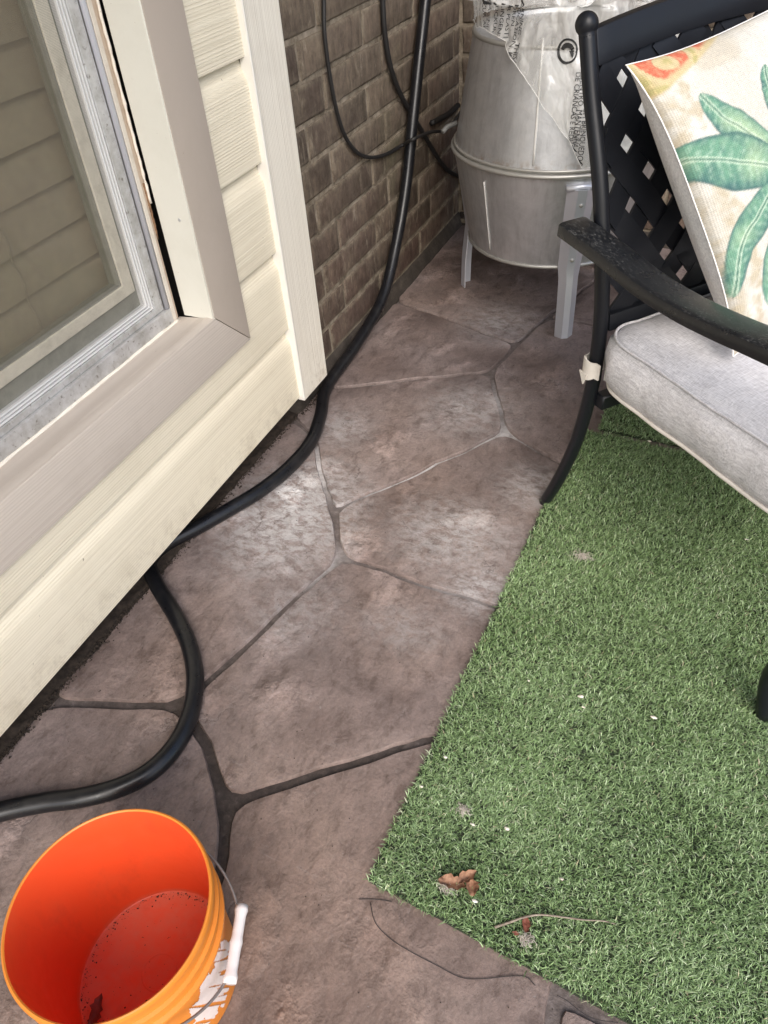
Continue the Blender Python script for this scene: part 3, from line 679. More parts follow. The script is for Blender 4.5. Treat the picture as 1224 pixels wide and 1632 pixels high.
# loose caulk and splintered wood over the top of the gap
P = [(-.9478, WY1 - .0045 + .0016 * fbm(z * 60, 3), z) for z in np.linspace(.665, 1.55, 90)]
mo('split_caulk', *tube(P, [.0026 * (1 + .45 * fbm(i * .9, 8)) for i in range(90)], 6), M_caulk, wi, smooth=True)
P = [(-.9505, WY1 - .0070 + .0014 * fbm(z * 90, 5), z) for z in np.linspace(.600, .70, 20)]
mo('wood_splinter', *tube(P, [.0026 * (1 + .6 * fbm(i * .8, 18)) * (1 if i > 4 else i / 5 + .1) for i in range(20)], 6), mat('rotten_wood', rough=.9, build=b_leaf((.10, .05, .025), (.34, .20, .11))), wi, smooth=True)

bl = thing('window_blind', 'wide brown slat blind hanging behind the window glass', 'window blind', (-1.03, .5, .48))
k = 0; z = .475
while z < 1.6:
    V = []; n = 7
    for yy in (WY0 + .05, WY1 - .05):
        for j in range(n):
            t = j / (n - 1); V.append((-1.038 + .016 * t + .004 * math.sin(math.pi * t), yy, z - .004 + .071 * (1 - t)))
        for j in range(n):
            t = 1 - j / (n - 1); V.append((-1.0405 + .016 * t + .004 * math.sin(math.pi * t), yy, z - .004 + .071 * (1 - t)))
    m = 2 * n
    sharp(mo('slat', V, [(i, (i + 1) % m, m + (i + 1) % m, m + i) for i in range(m)] + [tuple(range(m)), tuple(range(m, 2 * m))], M_blind, bl), 30)
    z += .0660
for yy in (.80, .17):
    mo('cord', *tube([(-1.0175 + .0035 * math.sin(i * 2 * math.pi / 8), yy, .48 + i * .00825 * 1.0) for i in range(136)], .0013, 6), M_cord, bl, smooth=True)

# unseen roof eave added to shade the bay and the corner
ev = thing('shade_eave', 'cream soffit of the unseen roof eave added to shade the siding and the brick corner', 'roof', (-.5, 0, 2.5))
mo('soffit', *box(-1.2, EVX, -3.0, 2.75, 2.36, 2.38), M_trimedge, ev)
mo('fascia', *box(EVX + .001, EVX + .022, -3.0, 2.75, 2.33, 2.52), M_trimedge, ev)
mo('roof_deck', *prism([(-1.2, 2.385), (EVX + .06, 2.53), (EVX + .06, 2.56), (-1.2, 3.0)], 'y', -3.0, 2.75), M_foot, ev)

# soil bed in the gap between the slabs and the recessed wall under the bay
V, Fc = [], []; ny, nx = 260, 14
for i in range(ny + 1):
    y = -.9 + 2.30 * i / ny
    for j in range(nx + 1):
        x = WX - .080 + .090 * j / nx + (.006 * fbm(y * 16, 3.3) if j == nx else 0)
        V.append((x, y, -.004 + .010 * (1 - j / nx) ** .6 + .006 * fbm(x * 40, y * 40, 1) * (j < nx) + .003 * fbm(x * 130, y * 130, 5) * (j < nx) + (.002 if j < nx else -.003)))
for i in range(ny):
    for j in range(nx): Fc.append((i * (nx + 1) + j, i * (nx + 1) + j + 1, (i + 1) * (nx + 1) + j + 1, (i + 1) * (nx + 1) + j))
tag(mo('soil', V, Fc, M_dirt, smooth=True), 'strip of dark soil under the siding between slabs and wall', 'soil', kind='stuff')
# crumbs along the foot of the wall
V, Fc = [], []
for i in range(2600):
    y = random.uniform(.05, 1.55); x = WX + (.002 if y < 1.385 else .015) + abs(random.gauss(0, .008)); s = random.uniform(.0005, .0026) * (1 if random.random() < .8 else 1.7)
    if x > WX + .07: continue
    b = len(V); a = random.uniform(0, 6.28)
    V += [(x + s * math.cos(a), y + s * math.sin(a), 0), (x + s * math.cos(a + 2.1), y + s * math.sin(a + 2.1), .0003), (x + s * math.cos(a + 4.2), y + s * math.sin(a + 4.2), 0), (x + random.uniform(-.3, .3) * s, y, s * 1.1)]
    Fc += [(b, b + 1, b + 3), (b + 1, b + 2, b + 3), (b + 2, b, b + 3)]
tag(mo('soil_crumbs', V, Fc, M_dirt), 'dark crumbs of soil strewn on the slab edge beside the siding', 'soil crumbs', kind='stuff')

# ================================================================== HOSE AND CABLES
HR = .0162
hp = []
for p in [(683, -60), (678, 0), (668, 95), (658, 190), (648, 290), (634, 375)]:
    hp.append(on_x(*p, WX + .026))
for p, z in [((597, 470), .085), ((556, 545), .034), ((522, 615), HR), ((511, 662), HR), ((496, 703), HR), ((462, 744), HR), ((415, 782), HR), ((362, 814), HR), ((312, 842), HR),
          ((262, 868), HR), ((236, 896), HR), ((250, 932), HR), ((280, 982), HR), ((302, 1030), HR), ((311, 1085), HR), ((302, 1142), HR), ((278, 1190), HR), ((240, 1229), HR), ((190, 1255), HR),
          ((130, 1271), HR), ((70, 1279), HR), ((0, 1294), HR), ((-80, 1322), HR), ((-170, 1370), HR)]:
    q = on_z(*p, z); q[0] = max(q[0], WX + .0325) if q[1] > 1.36 else max(q[0], WX - .02); hp.append(q)
tag(mo('hose', *tube(spline(hp, 8), HR, 20), M_hose, smooth=True), 'thick black plastic hose snaking from the brick wall across the floor', 'hose')
c1 = [(514, -50), (516, 0), (517, 50), (524, 110), (535, 170), (549, 215), (568, 242), (590, 251), (615, 246), (640, 232)]
cp = [on_x(*p, WX + .010) for p in c1] + [on_x(*p, WX + d) for p, d in [((660, 221), .058), ((685, 211), .05), ((705, 208), .05), ((722, 196), .06), ((735, 178), .08)]]
tag(mo('cable', *tube(spline(cp, 8), .0049, 10), M_cable, smooth=True), 'thin black cable looping in front of the hose on the brick wall', 'cable', 'cables on the brick wall')
c2 = [(608, -50), (610, 0), (613, 50), (622, 105), (638, 150), (660, 188), (680, 222), (698, 252), (715, 272), (734, 282), (752, 284)]
tag(mo('cable', *tube(spline([on_x(*p, WX + .0105) for p in c2], 8), .0069, 10), M_cable, smooth=True), 'thicker black cable passing behind the hose on the brick wall', 'cable', 'cables on the brick wall')
for dz, col in ((0, .0),):
    q = [on_x(*p, WX + .008) for p in [(688, 196), (700, 190), (716, 181), (730, 168)]]
    tag(mo('cable_stub', *tube(spline(q, 6), .0085, 8), M_cable, smooth=True), 'short grey cable stub beside the drum on the brick wall', 'cable')

# ================================================================== GALVANIZED DRUM
DC = np.array([-.503, 2.203])
ZB, ZS, ZT, RB, RS, RT = .200, .455, .725, .232, .281, .231
dr = thing('drum_cooker', 'galvanized metal drum cooker on bent legs in the corner', 'drum cooker', (DC[0], DC[1], 0))
lowp = [(0.0, ZB + .012), (RB - .012, ZB + .012), (RB - .006, ZB + .006)] + [(RB + (RS - RB) * t, ZB + (ZS - ZB) * t) for t in np.linspace(0.02, 1, 14)]
sharp(mo('lower_bowl', *lathe(lowp, 96, DC), M_galv, dr), 40)
def bead(r, z, rad, n=8): return [(r + rad * math.cos(a), z + rad * math.sin(a)) for a in np.linspace(-math.pi * .75, math.pi * .75, n)]
mo('bottom_rim', *lathe(bead(RB, ZB, .0052), 96, DC), M_galvrim, dr, smooth=True)
mo('seam_rim', *lathe(bead(RS + .001, ZS, .0062) + bead(RS - .003, ZS + .012, .004, 5), 96, DC), M_galvrim, dr, smooth=True)
def cone_r(z): return RS - .004 + (RT - RS + .004) * (z - ZS) / (ZT - ZS)
up = [(cone_r(z), z) for z in np.linspace(ZS + .012, ZT - .004, 14)] + [(RT - .002, ZT), (RT - .012, ZT - .001), (RT - .016, ZT - .010), (RT - .03, ZT - .012), (0, ZT + .010)]
sharp(mo('upper_hood', *lathe(up, 96, DC), M_galv, dr), 40)
mo('top_rim', *lathe(bead(RT - .002, ZT - .002, .0058), 96, DC), M_galvrim, dr, smooth=True)
def on_cone(px, py, off=0.0, lowc=False):
    r = ray(px, py); lo, hi = 1e-4, 4e-3
    f = lambda t: (lambda q: np.hypot(*(q[:2] - DC)) - (cone_r(q[2]) if not lowc else RB + (RS - RB) * (q[2] - ZB) / (ZS - ZB)) - off)(O + r * t)
    ts = np.linspace(1.0e-3, 2.6e-3, 800); vals = [f(t) for t in ts]
    for i in range(799):
        if vals[i] > 0 >= vals[i + 1]: return O + r * ts[i]
    i = int(np.argmin(vals)); return O + r * ts[i]
def seam(p0, p1, lowc, name, w=.0022):
    P = [on_cone(p0[0] + (p1[0] - p0[0]) * t, p0[1] + (p1[1] - p0[1]) * t, .0008, lowc) for t in np.linspace(0, 1, 10)]
    mo(name, *tube(P, w, 8), M_seam, dr, smooth=True)
seam((866, 60), (850, 264), False, 'standing_seam', .0030)
seam((771, 290), (781, 398), True, 'standing_seam', .0016)
def leg(ang):
    ca, sa = math.cos(ang), math.sin(ang); er, et = np.array([ca, sa, 0]), np.array([-sa, ca, 0])
    rail = [(.262, .0), (.259, .10), (.2520, .172), (.2480, .205), (.263, .30), (.278, .385), (.285, .425)]
    hw = [.026, .0265, .027, .031, .034, .036, .037]
    V, Fc = [], []; m = 8
    for (r, z), w in zip(rail, hw):
        c = np.array([DC[0], DC[1], 0]) + er * r + np.array([0, 0, z])
        sec = [(-w, -.010), (-w * .36, .008), (w * .30, .008), (w, -.010)]
        for a, b in sec: V.append(c + et * a + er * b)
        for a, b in sec[::-1]: V.append(c + et * a * .97 + er * (b - .003))
    for i in range(len(rail) - 1):
        for k in range(m): Fc.append((i * m + k, i * m + (k + 1) % m, (i + 1) * m + (k + 1) % m, (i + 1) * m + k))
    Fc += [(0, 1, 2, 3, 4, 5, 6, 7), tuple(range((len(rail) - 1) * m, len(rail) * m))]
    l = sharp(mo('leg', V, Fc, M_galvleg, dr), 20)
    top = np.array([DC[0], DC[1], 0]) + er * .280 + np.array([0, 0, .428])
    mo('leg_bracket', *tube([top - et * .040, top, top + et * .040], .009, 8, flat=(1, 1)), M_galvleg, l, smooth=True)
    for zz, rr in ((.385, .2865), (.23, .2610)):
        q = np.array([DC[0], DC[1], zz]) + er * rr
        mo('rivet', *tube([q - er * .004, q + er * .0015, q + er * .003], [.005, .005, .0025], 10), M_galvrim, l, smooth=True)
f1, f2 = on_z(897, 534), on_z(737, 452)
a1 = math.atan2(f1[1] - DC[1], f1[0] - DC[0]); a2 = math.atan2(f2[1] - DC[1], f2[0] - DC[0])
for a in (a1, a2, a1 + R(120)): leg(a)
q = on_cone(722, 196); er = np.array([q[0] - DC[0], q[1] - DC[1], 0]); er /= np.linalg.norm(er)
mo('handle_stub', *tube([q - er * .01, q + er * .012 + np.array([0, -.012, -.006]), q + er * .016 + np.array([0, -.034, -.012])], .0065, 12), M_galvdull, dr, smooth=True)
ck = on_z(741, 357)
mp = mo('mortar_chunk', *join(box(ck[0] - .03, ck[0] + .03, ck[1] - .012, ck[1] + .018, 0, .022)), M_mortar)
bevel(mp, .006, 2); tag(mp, 'small pale mortar chunk on the floor in the wall corner', 'mortar chunk')

# ------------------------------------------------------------------ plastic bag over the drum
bd_px = [ (815, 90), (838, 128), (858, 156), (884, 194), (908, 226), (925, 266), (938, 262)]
bd = []
for p in bd_px:
    q = on_cone(*p, .012) if p[1] > 45 else None
    if q is not None: bd.append((math.atan2(q[1] - DC[1], q[0] - DC[0]), q[2]))
def wrap(a): return (a + math.pi / 2 + math.pi) % (2 * math.pi) - math.pi        # 0 at -y, growing towards +x
bd = sorted((wrap(a), z) for a, z in bd)
bd = [(-math.pi, .70), (-2.2, .738), (bd[0][0] - .42, .745), (bd[0][0] - .22, .736), (bd[0][0] - .10, .729)] + bd + [(bd[-1][0] + .25, .475), (1.4, .50), (2.2, .60), (math.pi, .66)]
bx_, bz_ = [b[0] for b in bd], [b[1] for b in bd]
def bag_low(t): return float(np.interp(t, bx_, bz_)) + .004 * fbm(t * 9, 2.0)
ZD = .800
def bag_pt(t, v, off=0.0):
    """t: angle (wrap), v: 0 at the hem, 1 at the shoulder, 2 at the crown"""
    zl = bag_low(t)
    if v <= 1:
        z = zl + (ZD - zl) * v
        r = (cone_r(z) if z < ZT else RT + .004) + .010 - .016 * max(0, min(1, (z - ZT + .002) / .010)) * max(0, min(1, (-t - .05) / .3))
        lift = max(0.0, min(1, (z - ZT + .03) / .06))
        r += .012 * lift * fbm(t * 3.1, z * 9, 2) + (1 - lift) * .004 * (1 + fbm(t * 5, z * 6, 8))
        hang = max(0.0, min(1.0, (t + .1) / .6)) * max(0, min(1, (t + .1) / .6))
        fold = abs(math.sin((t * 9.0 + z * 7.0) + .8 * fbm(t * 2, z * 3, 5))) ** 3
        r += .024 * fold * hang + .006 * fbm(t * 9, z * 7, 3) + .0012 * fbm(t * 30, z * 20, 1)
    else:
        w = v - 1; a = w * math.pi / 2; r = (RT + .014) * math.cos(a) + .004; z = ZD + .055 * math.sin(a)
        r += .018 * fbm(t * 3, w * 3, 2) * math.cos(a); z += .030 * fbm(t * 2.5 * math.cos(a) + 3, w * 5, 4) * (1 if w > .15 else w / .15) + .012 * abs(fbm(t * 9, w * 9, 1)) * min(1, w * 5)
    r = max(r, (cone_r(z) + .0035) if z < ZT else 0.0) + off
    a = t - math.pi / 2
    return (DC[0] + r * math.cos(a), DC[1] + r * math.sin(a), z)
bg_ = thing('plastic_bag', 'crumpled clear plastic bag with printed warning text draped over the drum', 'plastic bag', (DC[0], DC[1], ZT))
NT, NV = 260, 70
V = [bag_pt(-math.pi + 2 * math.pi * i / NT, 2.0 * j / NV) for i in range(NT) for j in range(NV + 1)]
Fc = [(i * (NV + 1) + j, ((i + 1) % NT) * (NV + 1) + j, ((i + 1) % NT) * (NV + 1) + j + 1, i * (NV + 1) + j + 1) for i in range(NT) for j in range(NV)]
mo('film', V, Fc, M_film, bg_, smooth=True)
hem = [bag_pt(t, 0.004, .0012) for t in np.linspace(-math.pi, math.pi, 400)]
mo('hem', *tube(hem, .0006, 5, caps=False), mat('film_hem', (.80, .79, .76), .3), bg_, smooth=True)
def v_of(t, z): zl = bag_low(t); return max(0.003, (z - zl) / (ZD - zl)) if z < ZD else 1 + math.asin(min(1, (z - ZD) / .055)) / (math.pi / 2)
def text_mesh(s, size):
    cu = bpy.data.curves.new('text', 'FONT'); cu.body = s; cu.size = size; cu.resolution_u = 2
    ob = bpy.data.objects.new('text', cu); COL.objects.link(ob); dg = bpy.context.evaluated_depsgraph_get()
    me = bpy.data.meshes.new_from_object(ob.evaluated_get(dg)); COL.objects.unlink(ob); bpy.data.objects.remove(ob)
    V = [tuple(v.co) for v in me.vertices]; Fc = [tuple(p.vertices) for p in me.polygons]; bpy.data.meshes.remove(me); return V, Fc
def print_text(s, px, py, size, slant=0.0):
    q = on_cone(px, py, .012); t0 = wrap(math.atan2(q[1] - DC[1], q[0] - DC[0])); z0 = q[2]
    if py < 60: z0 = on_plane(px, py, np.array([DC[0], DC[1] - RT, 0]), np.array([0, 1., 0]))[2]
    V, Fc = text_mesh(s, size); W = []
    for a, b, _ in V:
        t = t0 + (b + slant * a) / .25; z = z0 - a
        if z < bag_low(t) + .004: z = bag_low(t) + .004
        W.append(bag_pt(t, v_of(t, z), .0016))
    mo('printed_text', W, Fc, M_ink, bg_)
for s, px, py, size in [('WARNING - THIS BAG', 838, -12, .0165), ('FOCATION, KEEP', 827, 6, .0165), ('DREN -', 818, 8, .0165), ('ER PLASTIQUE', 808, 6, .0165), ('ILINGENT ZU', 798, 8, .0165),
                        ('STICKUNG', 788, 6, .0165), ('BAG NICHT', 779, 8, .0165), ('ZUR ALLE', 771, 12, .0165)]:
    print_text(s, px, py, size, -.10)
for s, px, py, size in [('ESTO NAO E UM BRINQUEDO PARA', 934, 95, .0150), ('DE DENTRO. MANTENHA AS', 926, 98, .0150), ('DE CRIANCAS E REDUZ O', 917, 112, .0150)]:
    print_text(s, px, py, size, -.03)
def mark(px, py, R0):
    q = on_cone(px, py, .012); t0 = wrap(math.atan2(q[1] - DC[1], q[0] - DC[0])); z0 = q[2]
    def P(x, y): t = t0 + x / .25; return bag_pt(t, v_of(t, z0 + y), .0018)
    V, Fc = [], []; n = 40
    for i in range(n):
        a = 2 * math.pi * i / n; th = .16 + .10 * max(0, math.cos(a - 3.6))
        V += [P(R0 * math.cos(a), R0 * 1.15 * math.sin(a)), P(R0 * (1 - th) * math.cos(a), R0 * 1.15 * (1 - th) * math.sin(a))]
    Fc += [(2 * i, 2 * ((i + 1) % n), 2 * ((i + 1) % n) + 1, 2 * i + 1) for i in range(n)]
    b = len(V); ar = []
    for i in range(13):                                              # a bent arrow inside the ring
        a = R(170) - R(175) * i / 12; ar.append(((.50 + .22) * R0 * math.cos(a) * .78, .62 * R0 * math.sin(a)))
    m = len(ar)
    for i, (x, y) in enumerate(ar):
        w = .20 * R0; V += [P(x * 1.18, y * 1.25), P(x * .62, y * .50)]
        if i: Fc.append((b + 2 * i - 2, b + 2 * i, b + 2 * i + 1, b + 2 * i - 1))
    b = len(V); V += [P(.18 * R0, .02 * R0), P(.92 * R0, .02 * R0), P(.52 * R0, -.62 * R0)]; Fc.append((b, b + 1, b + 2))
    mo('printed_mark', V, Fc, M_ink, bg_)
mark(904, 80, .0225)

# ================================================================== ARTIFICIAL TURF
def turf(name, quad, density, label, seed, hgt=.0125):
    rg = np.random.default_rng(seed); Q = np.array(quad)             # BL, BR, TR, TL
    th_ = thing(name, label, 'turf rug', (float(Q[0][0]), float(Q[0][1]), 0), group='artificial turf pieces')
    n = 60; edge = []
    for k in range(4):
        a, b = Q[k], Q[(k + 1) % 4]; d = (b - a) / np.linalg.norm(b - a); nn = np.array([-d[1], d[0]])
        for i in range(n):
            p = a + (b - a) * i / n; w = .0022 * fbm(p[0] * 11, p[1] * 11, 3) + .0012 * fbm(p[0] * 60, p[1] * 60, 6)
            edge.append(p + nn * w)
    V = [(*p, .0012) for p in edge] + [(*p, .0058) for p in edge]; m = len(edge)
    mo('backing', V, [(i, (i + 1) % m, m + (i + 1) % m, m + i) for i in range(m)] + [tuple(range(m, 2 * m)), tuple(range(m))[::-1]], M_backing, th_)
    area = abs(area2([tuple(q) for q in Q])) / 2; N = int(area * density)
    s, t = rg.random(N), rg.random(N)
    P = (Q[0] * ((1 - s) * (1 - t))[:, None] + Q[1] * (s * (1 - t))[:, None] + Q[2] * (s * t)[:, None] + Q[3] * ((1 - s) * t)[:, None])
    P += rg.normal(0, .0022, P.shape); P[:, 0] += .002 * np.sin(P[:, 1] * 23); P[:, 1] += .002 * np.sin(P[:, 0] * 31)
    hd = rg.normal(-.9, 1.5, N)                                       # pile leans mostly one way
    ln = hgt * rg.uniform(.55, 1.20, N); w = rg.uniform(.00042, .00075, N)
    pt = np.array([fbm(a * 6, b * 6, 2.0, 2) for a, b in P]) * 0.9           # flattened and upright patches
    lean = np.clip(rg.uniform(.45, 1.3, N) + .35 * pt, .2, 1.5); hd = hd + 1.2 * pt
    d = np.stack([np.cos(hd), np.sin(hd)], 1); sdv = np.stack([-d[:, 1], d[:, 0]], 1)
    tw = rg.normal(0, .5, N); sdv = sdv * np.cos(tw)[:, None] + d * np.sin(tw)[:, None]
    b0 = np.concatenate([P, np.full((N, 1), .0054)], 1)
    def up(frac, bend): 
        h = ln * frac; return np.concatenate([d * (h * np.sin(lean * bend))[:, None], (h * np.cos(lean * bend))[:, None]], 1)
    s3 = np.concatenate([sdv * w[:, None], np.zeros((N, 1))], 1)
    mid = b0 + up(.55, .7); tip = b0 + up(1.0, 1.05)
    VV = np.stack([b0 - s3, b0 + s3, mid + s3 * .95, mid - s3 * .95, tip + s3 * .35], 1).reshape(-1, 3) - np.array([Q[0][0], Q[0][1], 0])
    me = bpy.data.meshes.new('pile'); me.vertices.add(5 * N); me.vertices.foreach_set('co', VV.astype(np.float32).ravel())
    base = (np.arange(N) * 5)[:, None]
    li = np.concatenate([base + np.array([0, 1, 2, 3]), base + np.array([3, 2, 4])], 1).ravel()
    me.loops.add(7 * N); me.loops.foreach_set('vertex_index', li.astype(np.int32))
    me.polygons.add(2 * N); st = (np.arange(N) * 7)[:, None] + np.array([0, 4]); me.polygons.foreach_set('loop_start', st.ravel().astype(np.int32))
    me.update(calc_edges=True); me.validate()
    o = link('pile', me, M_turf, th_); o['kind'] = 'stuff'
    return th_
turf('turf_rug', [(-.268, .380), (1.05, .262), (1.05, 1.515), (-.236, 1.545)], 235000, 'large green artificial turf rug on the floor in front of the chair', 3)
turf('turf_rug', [(-.192, 1.562), (1.05, 1.535), (1.05, 1.93), (-.212, 1.93)], 180000, 'second green turf strip beyond the seam, under the chair', 4)

# ================================================================== PATIO CHAIR
FT = on_z(868, 800); FT[2] = 0
FR = on_z(1210, 1139)
TH = math.atan2(FR[1] - FT[1], FR[0] - FT[0])
UX = np.array([math.cos(TH), math.sin(TH), 0]); UY = np.array([-math.sin(TH), math.cos(TH), 0])
def c2w(p): return FT + UX * p[0] + UY * p[1] + np.array([0, 0, p[2]])
def w2c(q): d = np.array(q) - FT; return np.array([d @ UX, d @ UY, q[2]])
def chair_at(px, py, y): return w2c(on_plane(px, py, FT + UY * y, UY))
CWD = .70
ch = thing('patio_chair', 'black metal patio armchair with woven lattice back standing on the turf', 'chair', tuple(FT), TH)
PX = [(0.0, .0), (.040, .101), (.077, .224), (.097, .352), (.0985, .411), (.0965, .478), (.084, .563), (.052, .695), (.006, .818), (-.020, .898)]
def post_x(z): return float(np.interp(z, [p[1] for p in PX], [p[0] for p in PX]))
for y in (0, CWD):
    P = spline([(x, y, z + (.0006 if z == 0 else 0)) for x, z in PX], 6)
    rad = [.0122 if p[2] < .06 else .0127 for p in P]
    bp = mo('back_post', *tube(P, rad, 18), M_black, ch, smooth=True, local=True)
    ball = [(-.0245 + .0, y, .908)]
    V, Fc = [], []
    a = np.array(P[-2]); b = np.array(P[-1]); dr_ = (b - a) / np.linalg.norm(b - a); c = b + dr_ * .006
    prof = [(.0127, -.016)] + [(.0168 * math.cos(t), .0168 * math.sin(t)) for t in np.linspace(-.75, 1.5, 12)]
    V, Fc = tube([c + dr_ * z for r, z in prof], [max(r, .0008) for r, z in prof], 20)
    mo('finial', V, Fc, M_black, bp, smooth=True, local=True)
def arch(y): return .026 * (1 - ((y - CWD / 2) / (CWD / 2)) ** 2)
def bx_at(z): return post_x(z)
# top rail: wide flat board following the arch
n = 24; V = []; Fc = []
for i in range(n + 1):
    y = .010 + (CWD - .02) * i / n; zl, zh = .8505 + arch(y), .8965 + arch(y) * 1.05
    bow = -.012 * (1 - ((y - CWD / 2) / (CWD / 2)) ** 2)
    for z, dx in ((zl, .009), (zh, .009), (zh, -.009), (zl, -.009)): V.append((bx_at(min(z, .898)) + dx + bow - (.3 * max(0, z - .898)), y, z))
for i in range(n):
    for k in range(4): Fc.append((4 * i + k, 4 * i + (k + 1) % 4, 4 * i + 4 + (k + 1) % 4, 4 * i + 4 + k))
Fc += [(0, 1, 2, 3), (4 * n, 4 * n + 1, 4 * n + 2, 4 * n + 3)]
bevel(mo('top_rail', V, Fc, M_black, ch, local=True), .004, 2, 60)
# lower back rail
V = []; Fc = []
for i in range(n + 1):
    y = .010 + (CWD - .02) * i / n
    for z, dx in ((.470, .008), (.500, .008), (.500, -.008), (.470, -.008)): V.append((bx_at(z) + dx + .004, y, z))
for i in range(n):
    for k in range(4): Fc.append((4 * i + k, 4 * i + (k + 1) % 4, 4 * i + 4 + (k + 1) % 4, 4 * i + 4 + k))
Fc += [(0, 1, 2, 3), (4 * n, 4 * n + 1, 4 * n + 2, 4 * n + 3)]
bevel(mo('lower_rail', V, Fc, M_black, ch, local=True), .003, 2, 60)
# woven lattice: flat diagonal strips
ya, yb, za, zb = .012, CWD - .012, .492, .862
SW = .0375
def strip(c, sgn, ph):
    """strip along z = za + sgn*slope*(y - c), clipped to the panel; weaves over and under"""
    sl = 1.18; pts = []
    for i in range(161):
        y = c + (i / 160) * (zb - za + .03) / sl * sgn; z = za - .01 + abs(y - c) * sl
        zt = zb + arch(y) - .004
        if ya - .004 <= y <= yb + .004 and za - .004 <= z <= zt: pts.append((y, z))
    if len(pts) < 6: return
    pts = pts[::4] + ([pts[-1]] if (len(pts) - 1) % 4 else [])
    dv = np.array([sgn, sl]) / math.hypot(1, sl); nv = np.array([-dv[1], dv[0]])
    V, Fc = [], []
    for y, z in pts:
        wv = .0035 * math.sin((z - za) / .0585 * math.pi + ph)
        bow = -.012 * (1 - ((y - CWD / 2) / (CWD / 2)) ** 2) * max(0, (z - za) / (zb - za))
        for a, b in ((-1, 1), (1, 1), (1, -1), (-1, -1)):
            yy, zz = np.array((y, z)) + nv * a * SW / 2
            yy = min(max(yy, ya - .006), yb + .006)
            V.append((bx_at(min(zz, .898)) + wv + b * .0022 + bow, yy, zz))
    m = len(pts)
    for i in range(m - 1):
        for k in range(4): Fc.append((4 * i + k, 4 * i + (k + 1) % 4, 4 * i + 4 + (k + 1) % 4, 4 * i + 4 + k))
    Fc += [(0, 1, 2, 3), (4 * m - 4, 4 * m - 3, 4 * m - 2, 4 * m - 1)]
    sharp(mo('lattice_strip', V, Fc, M_black, ch, local=True), 40)
for i in range(-8, 16):
    c = .022 + i * .0740
    strip(c, 1, (i % 2) * math.pi); strip(c, -1, (i % 2) * math.pi + 1.57)
# arms
def arm(ysign, y0):
    pl = []
    for p in [(912, 351), (972, 393), (1035, 442), (1099, 481), (1160, 510), (1224, 537)]:
        q = chair_at(*p, -.044); pl.append((q[0], q[2]))
    x, z = pl[-1]; pl += [(x + .08, z + .006), (x + .15, z + .004), (x + .20, z - .012)]
    sm = spline([(a, 0, b) for a, b in pl], 5); V, Fc = [], []
    for i, p in enumerate(sm):
        t = sm[min(i + 1, len(sm) - 1)] - sm[max(i - 1, 0)]; t /= np.linalg.norm(t); nn = np.array([-t[2], 0, t[0]])
        hw = .0265
        for a, b in ((-hw, 0), (-hw * .7, .0025), (hw * .7, .0025), (hw, 0), (hw, -.020), (-hw, -.020)):
            q = p + nn * b; V.append((q[0], y0 + ysign * (a), q[2]))
    m = 6
    for i in range(len(sm) - 1):
        for k in range(m): Fc.append((m * i + k, m * i + (k + 1) % m, m * i + m + (k + 1) % m, m * i + m + k))
    Fc += [tuple(range(m)), tuple(range(m * (len(sm) - 1), m * len(sm)))]
    bevel(mo('arm', V, Fc, M_arm, ch, local=True), .0025, 2, 50)
    return pl[-1]
for ysgn, y0 in ((1, -.044), (-1, CWD + .044)):
    ax, az = arm(ysgn, y0); yo = lambda d: y0 * (1 - d) + (0 if ysgn > 0 else CWD) * d
    fx = float(w2c(FR)[0]) + .010
    P = spline([(ax - .01, yo(0), az - .012), (ax + .012, yo(.05), az - .06), (fx + .025, yo(.15), .40), (fx + .012, yo(.4), .25), (fx - .016, yo(.8), .11), (fx - .002, yo(1), .0062)], 6)
    mo('front_leg', *tube(P, [.0135 for p in P], 16), M_black, ch, smooth=True, local=True)
    yr = .055 if ysgn > 0 else CWD - .055
    P = [(post_x(.33) + .006, yr, .336), (fx - .05, yr, .336)]
    bevel(mo('side_rail', *tube(P, .015, 4, flat=(.7, 1.0)), M_black, ch, local=True), .003, 1)
for nm, x in (('seat_rail', .115), ('seat_rail', .535)):
    bevel(mo(nm, *box(x - .012, x + .012, .004, CWD - .004, .318, .348), M_black, ch, local=True), .003, 1)
for i in range(7):
    y = .06 + i * (CWD - .12) / 6
    bevel(mo('seat_slat', *box(.128, .522, y - .022, y + .022, .340, .346), M_black, ch, local=True), .0015, 1)

# ------------------------------------------------------------------ seat cushion
cu = thing('seat_cushion', 'light grey linen seat cushion tied to the black chair', 'cushion', tuple(c2w((.35, .3, .36))), TH)
CO = np.array([.35, .3, .36])
x0, x1, y0, y1, zc0, zc1 = .108, .640, -.012, CWD + .012, .3700, .482
CR = .06
def cush_pt(u, v, side):
    """rounded-rectangle plan; side 0..1 from bottom seam to top seam"""
    return None
def rrect(inset_, n=9, cr=CR):
    P = []; c = max(cr - inset_, .004)
    for cx, cy, a0 in ((x1 - inset_ - c, y1 - inset_ - c, 0), (x0 + inset_ + c, y1 - inset_ - c, 90), (x0 + inset_ + c, y0 + inset_ + c, 180), (x1 - inset_ - c, y0 + inset_ + c, 270)):
        for k in range(n): a = R(a0 + 90 * k / (n - 1)); P.append((cx + c * math.cos(a), cy + c * math.sin(a)))
    out = []
    for i in range(len(P)):
        a, b = np.array(P[i]), np.array(P[(i + 1) % len(P)]); k = max(1, int(np.linalg.norm(b - a) / .02))
        out += [tuple(a + (b - a) * j / k) for j in range(k)]
    return out
base = rrect(0); nb = len(base); V, Fc = [], []
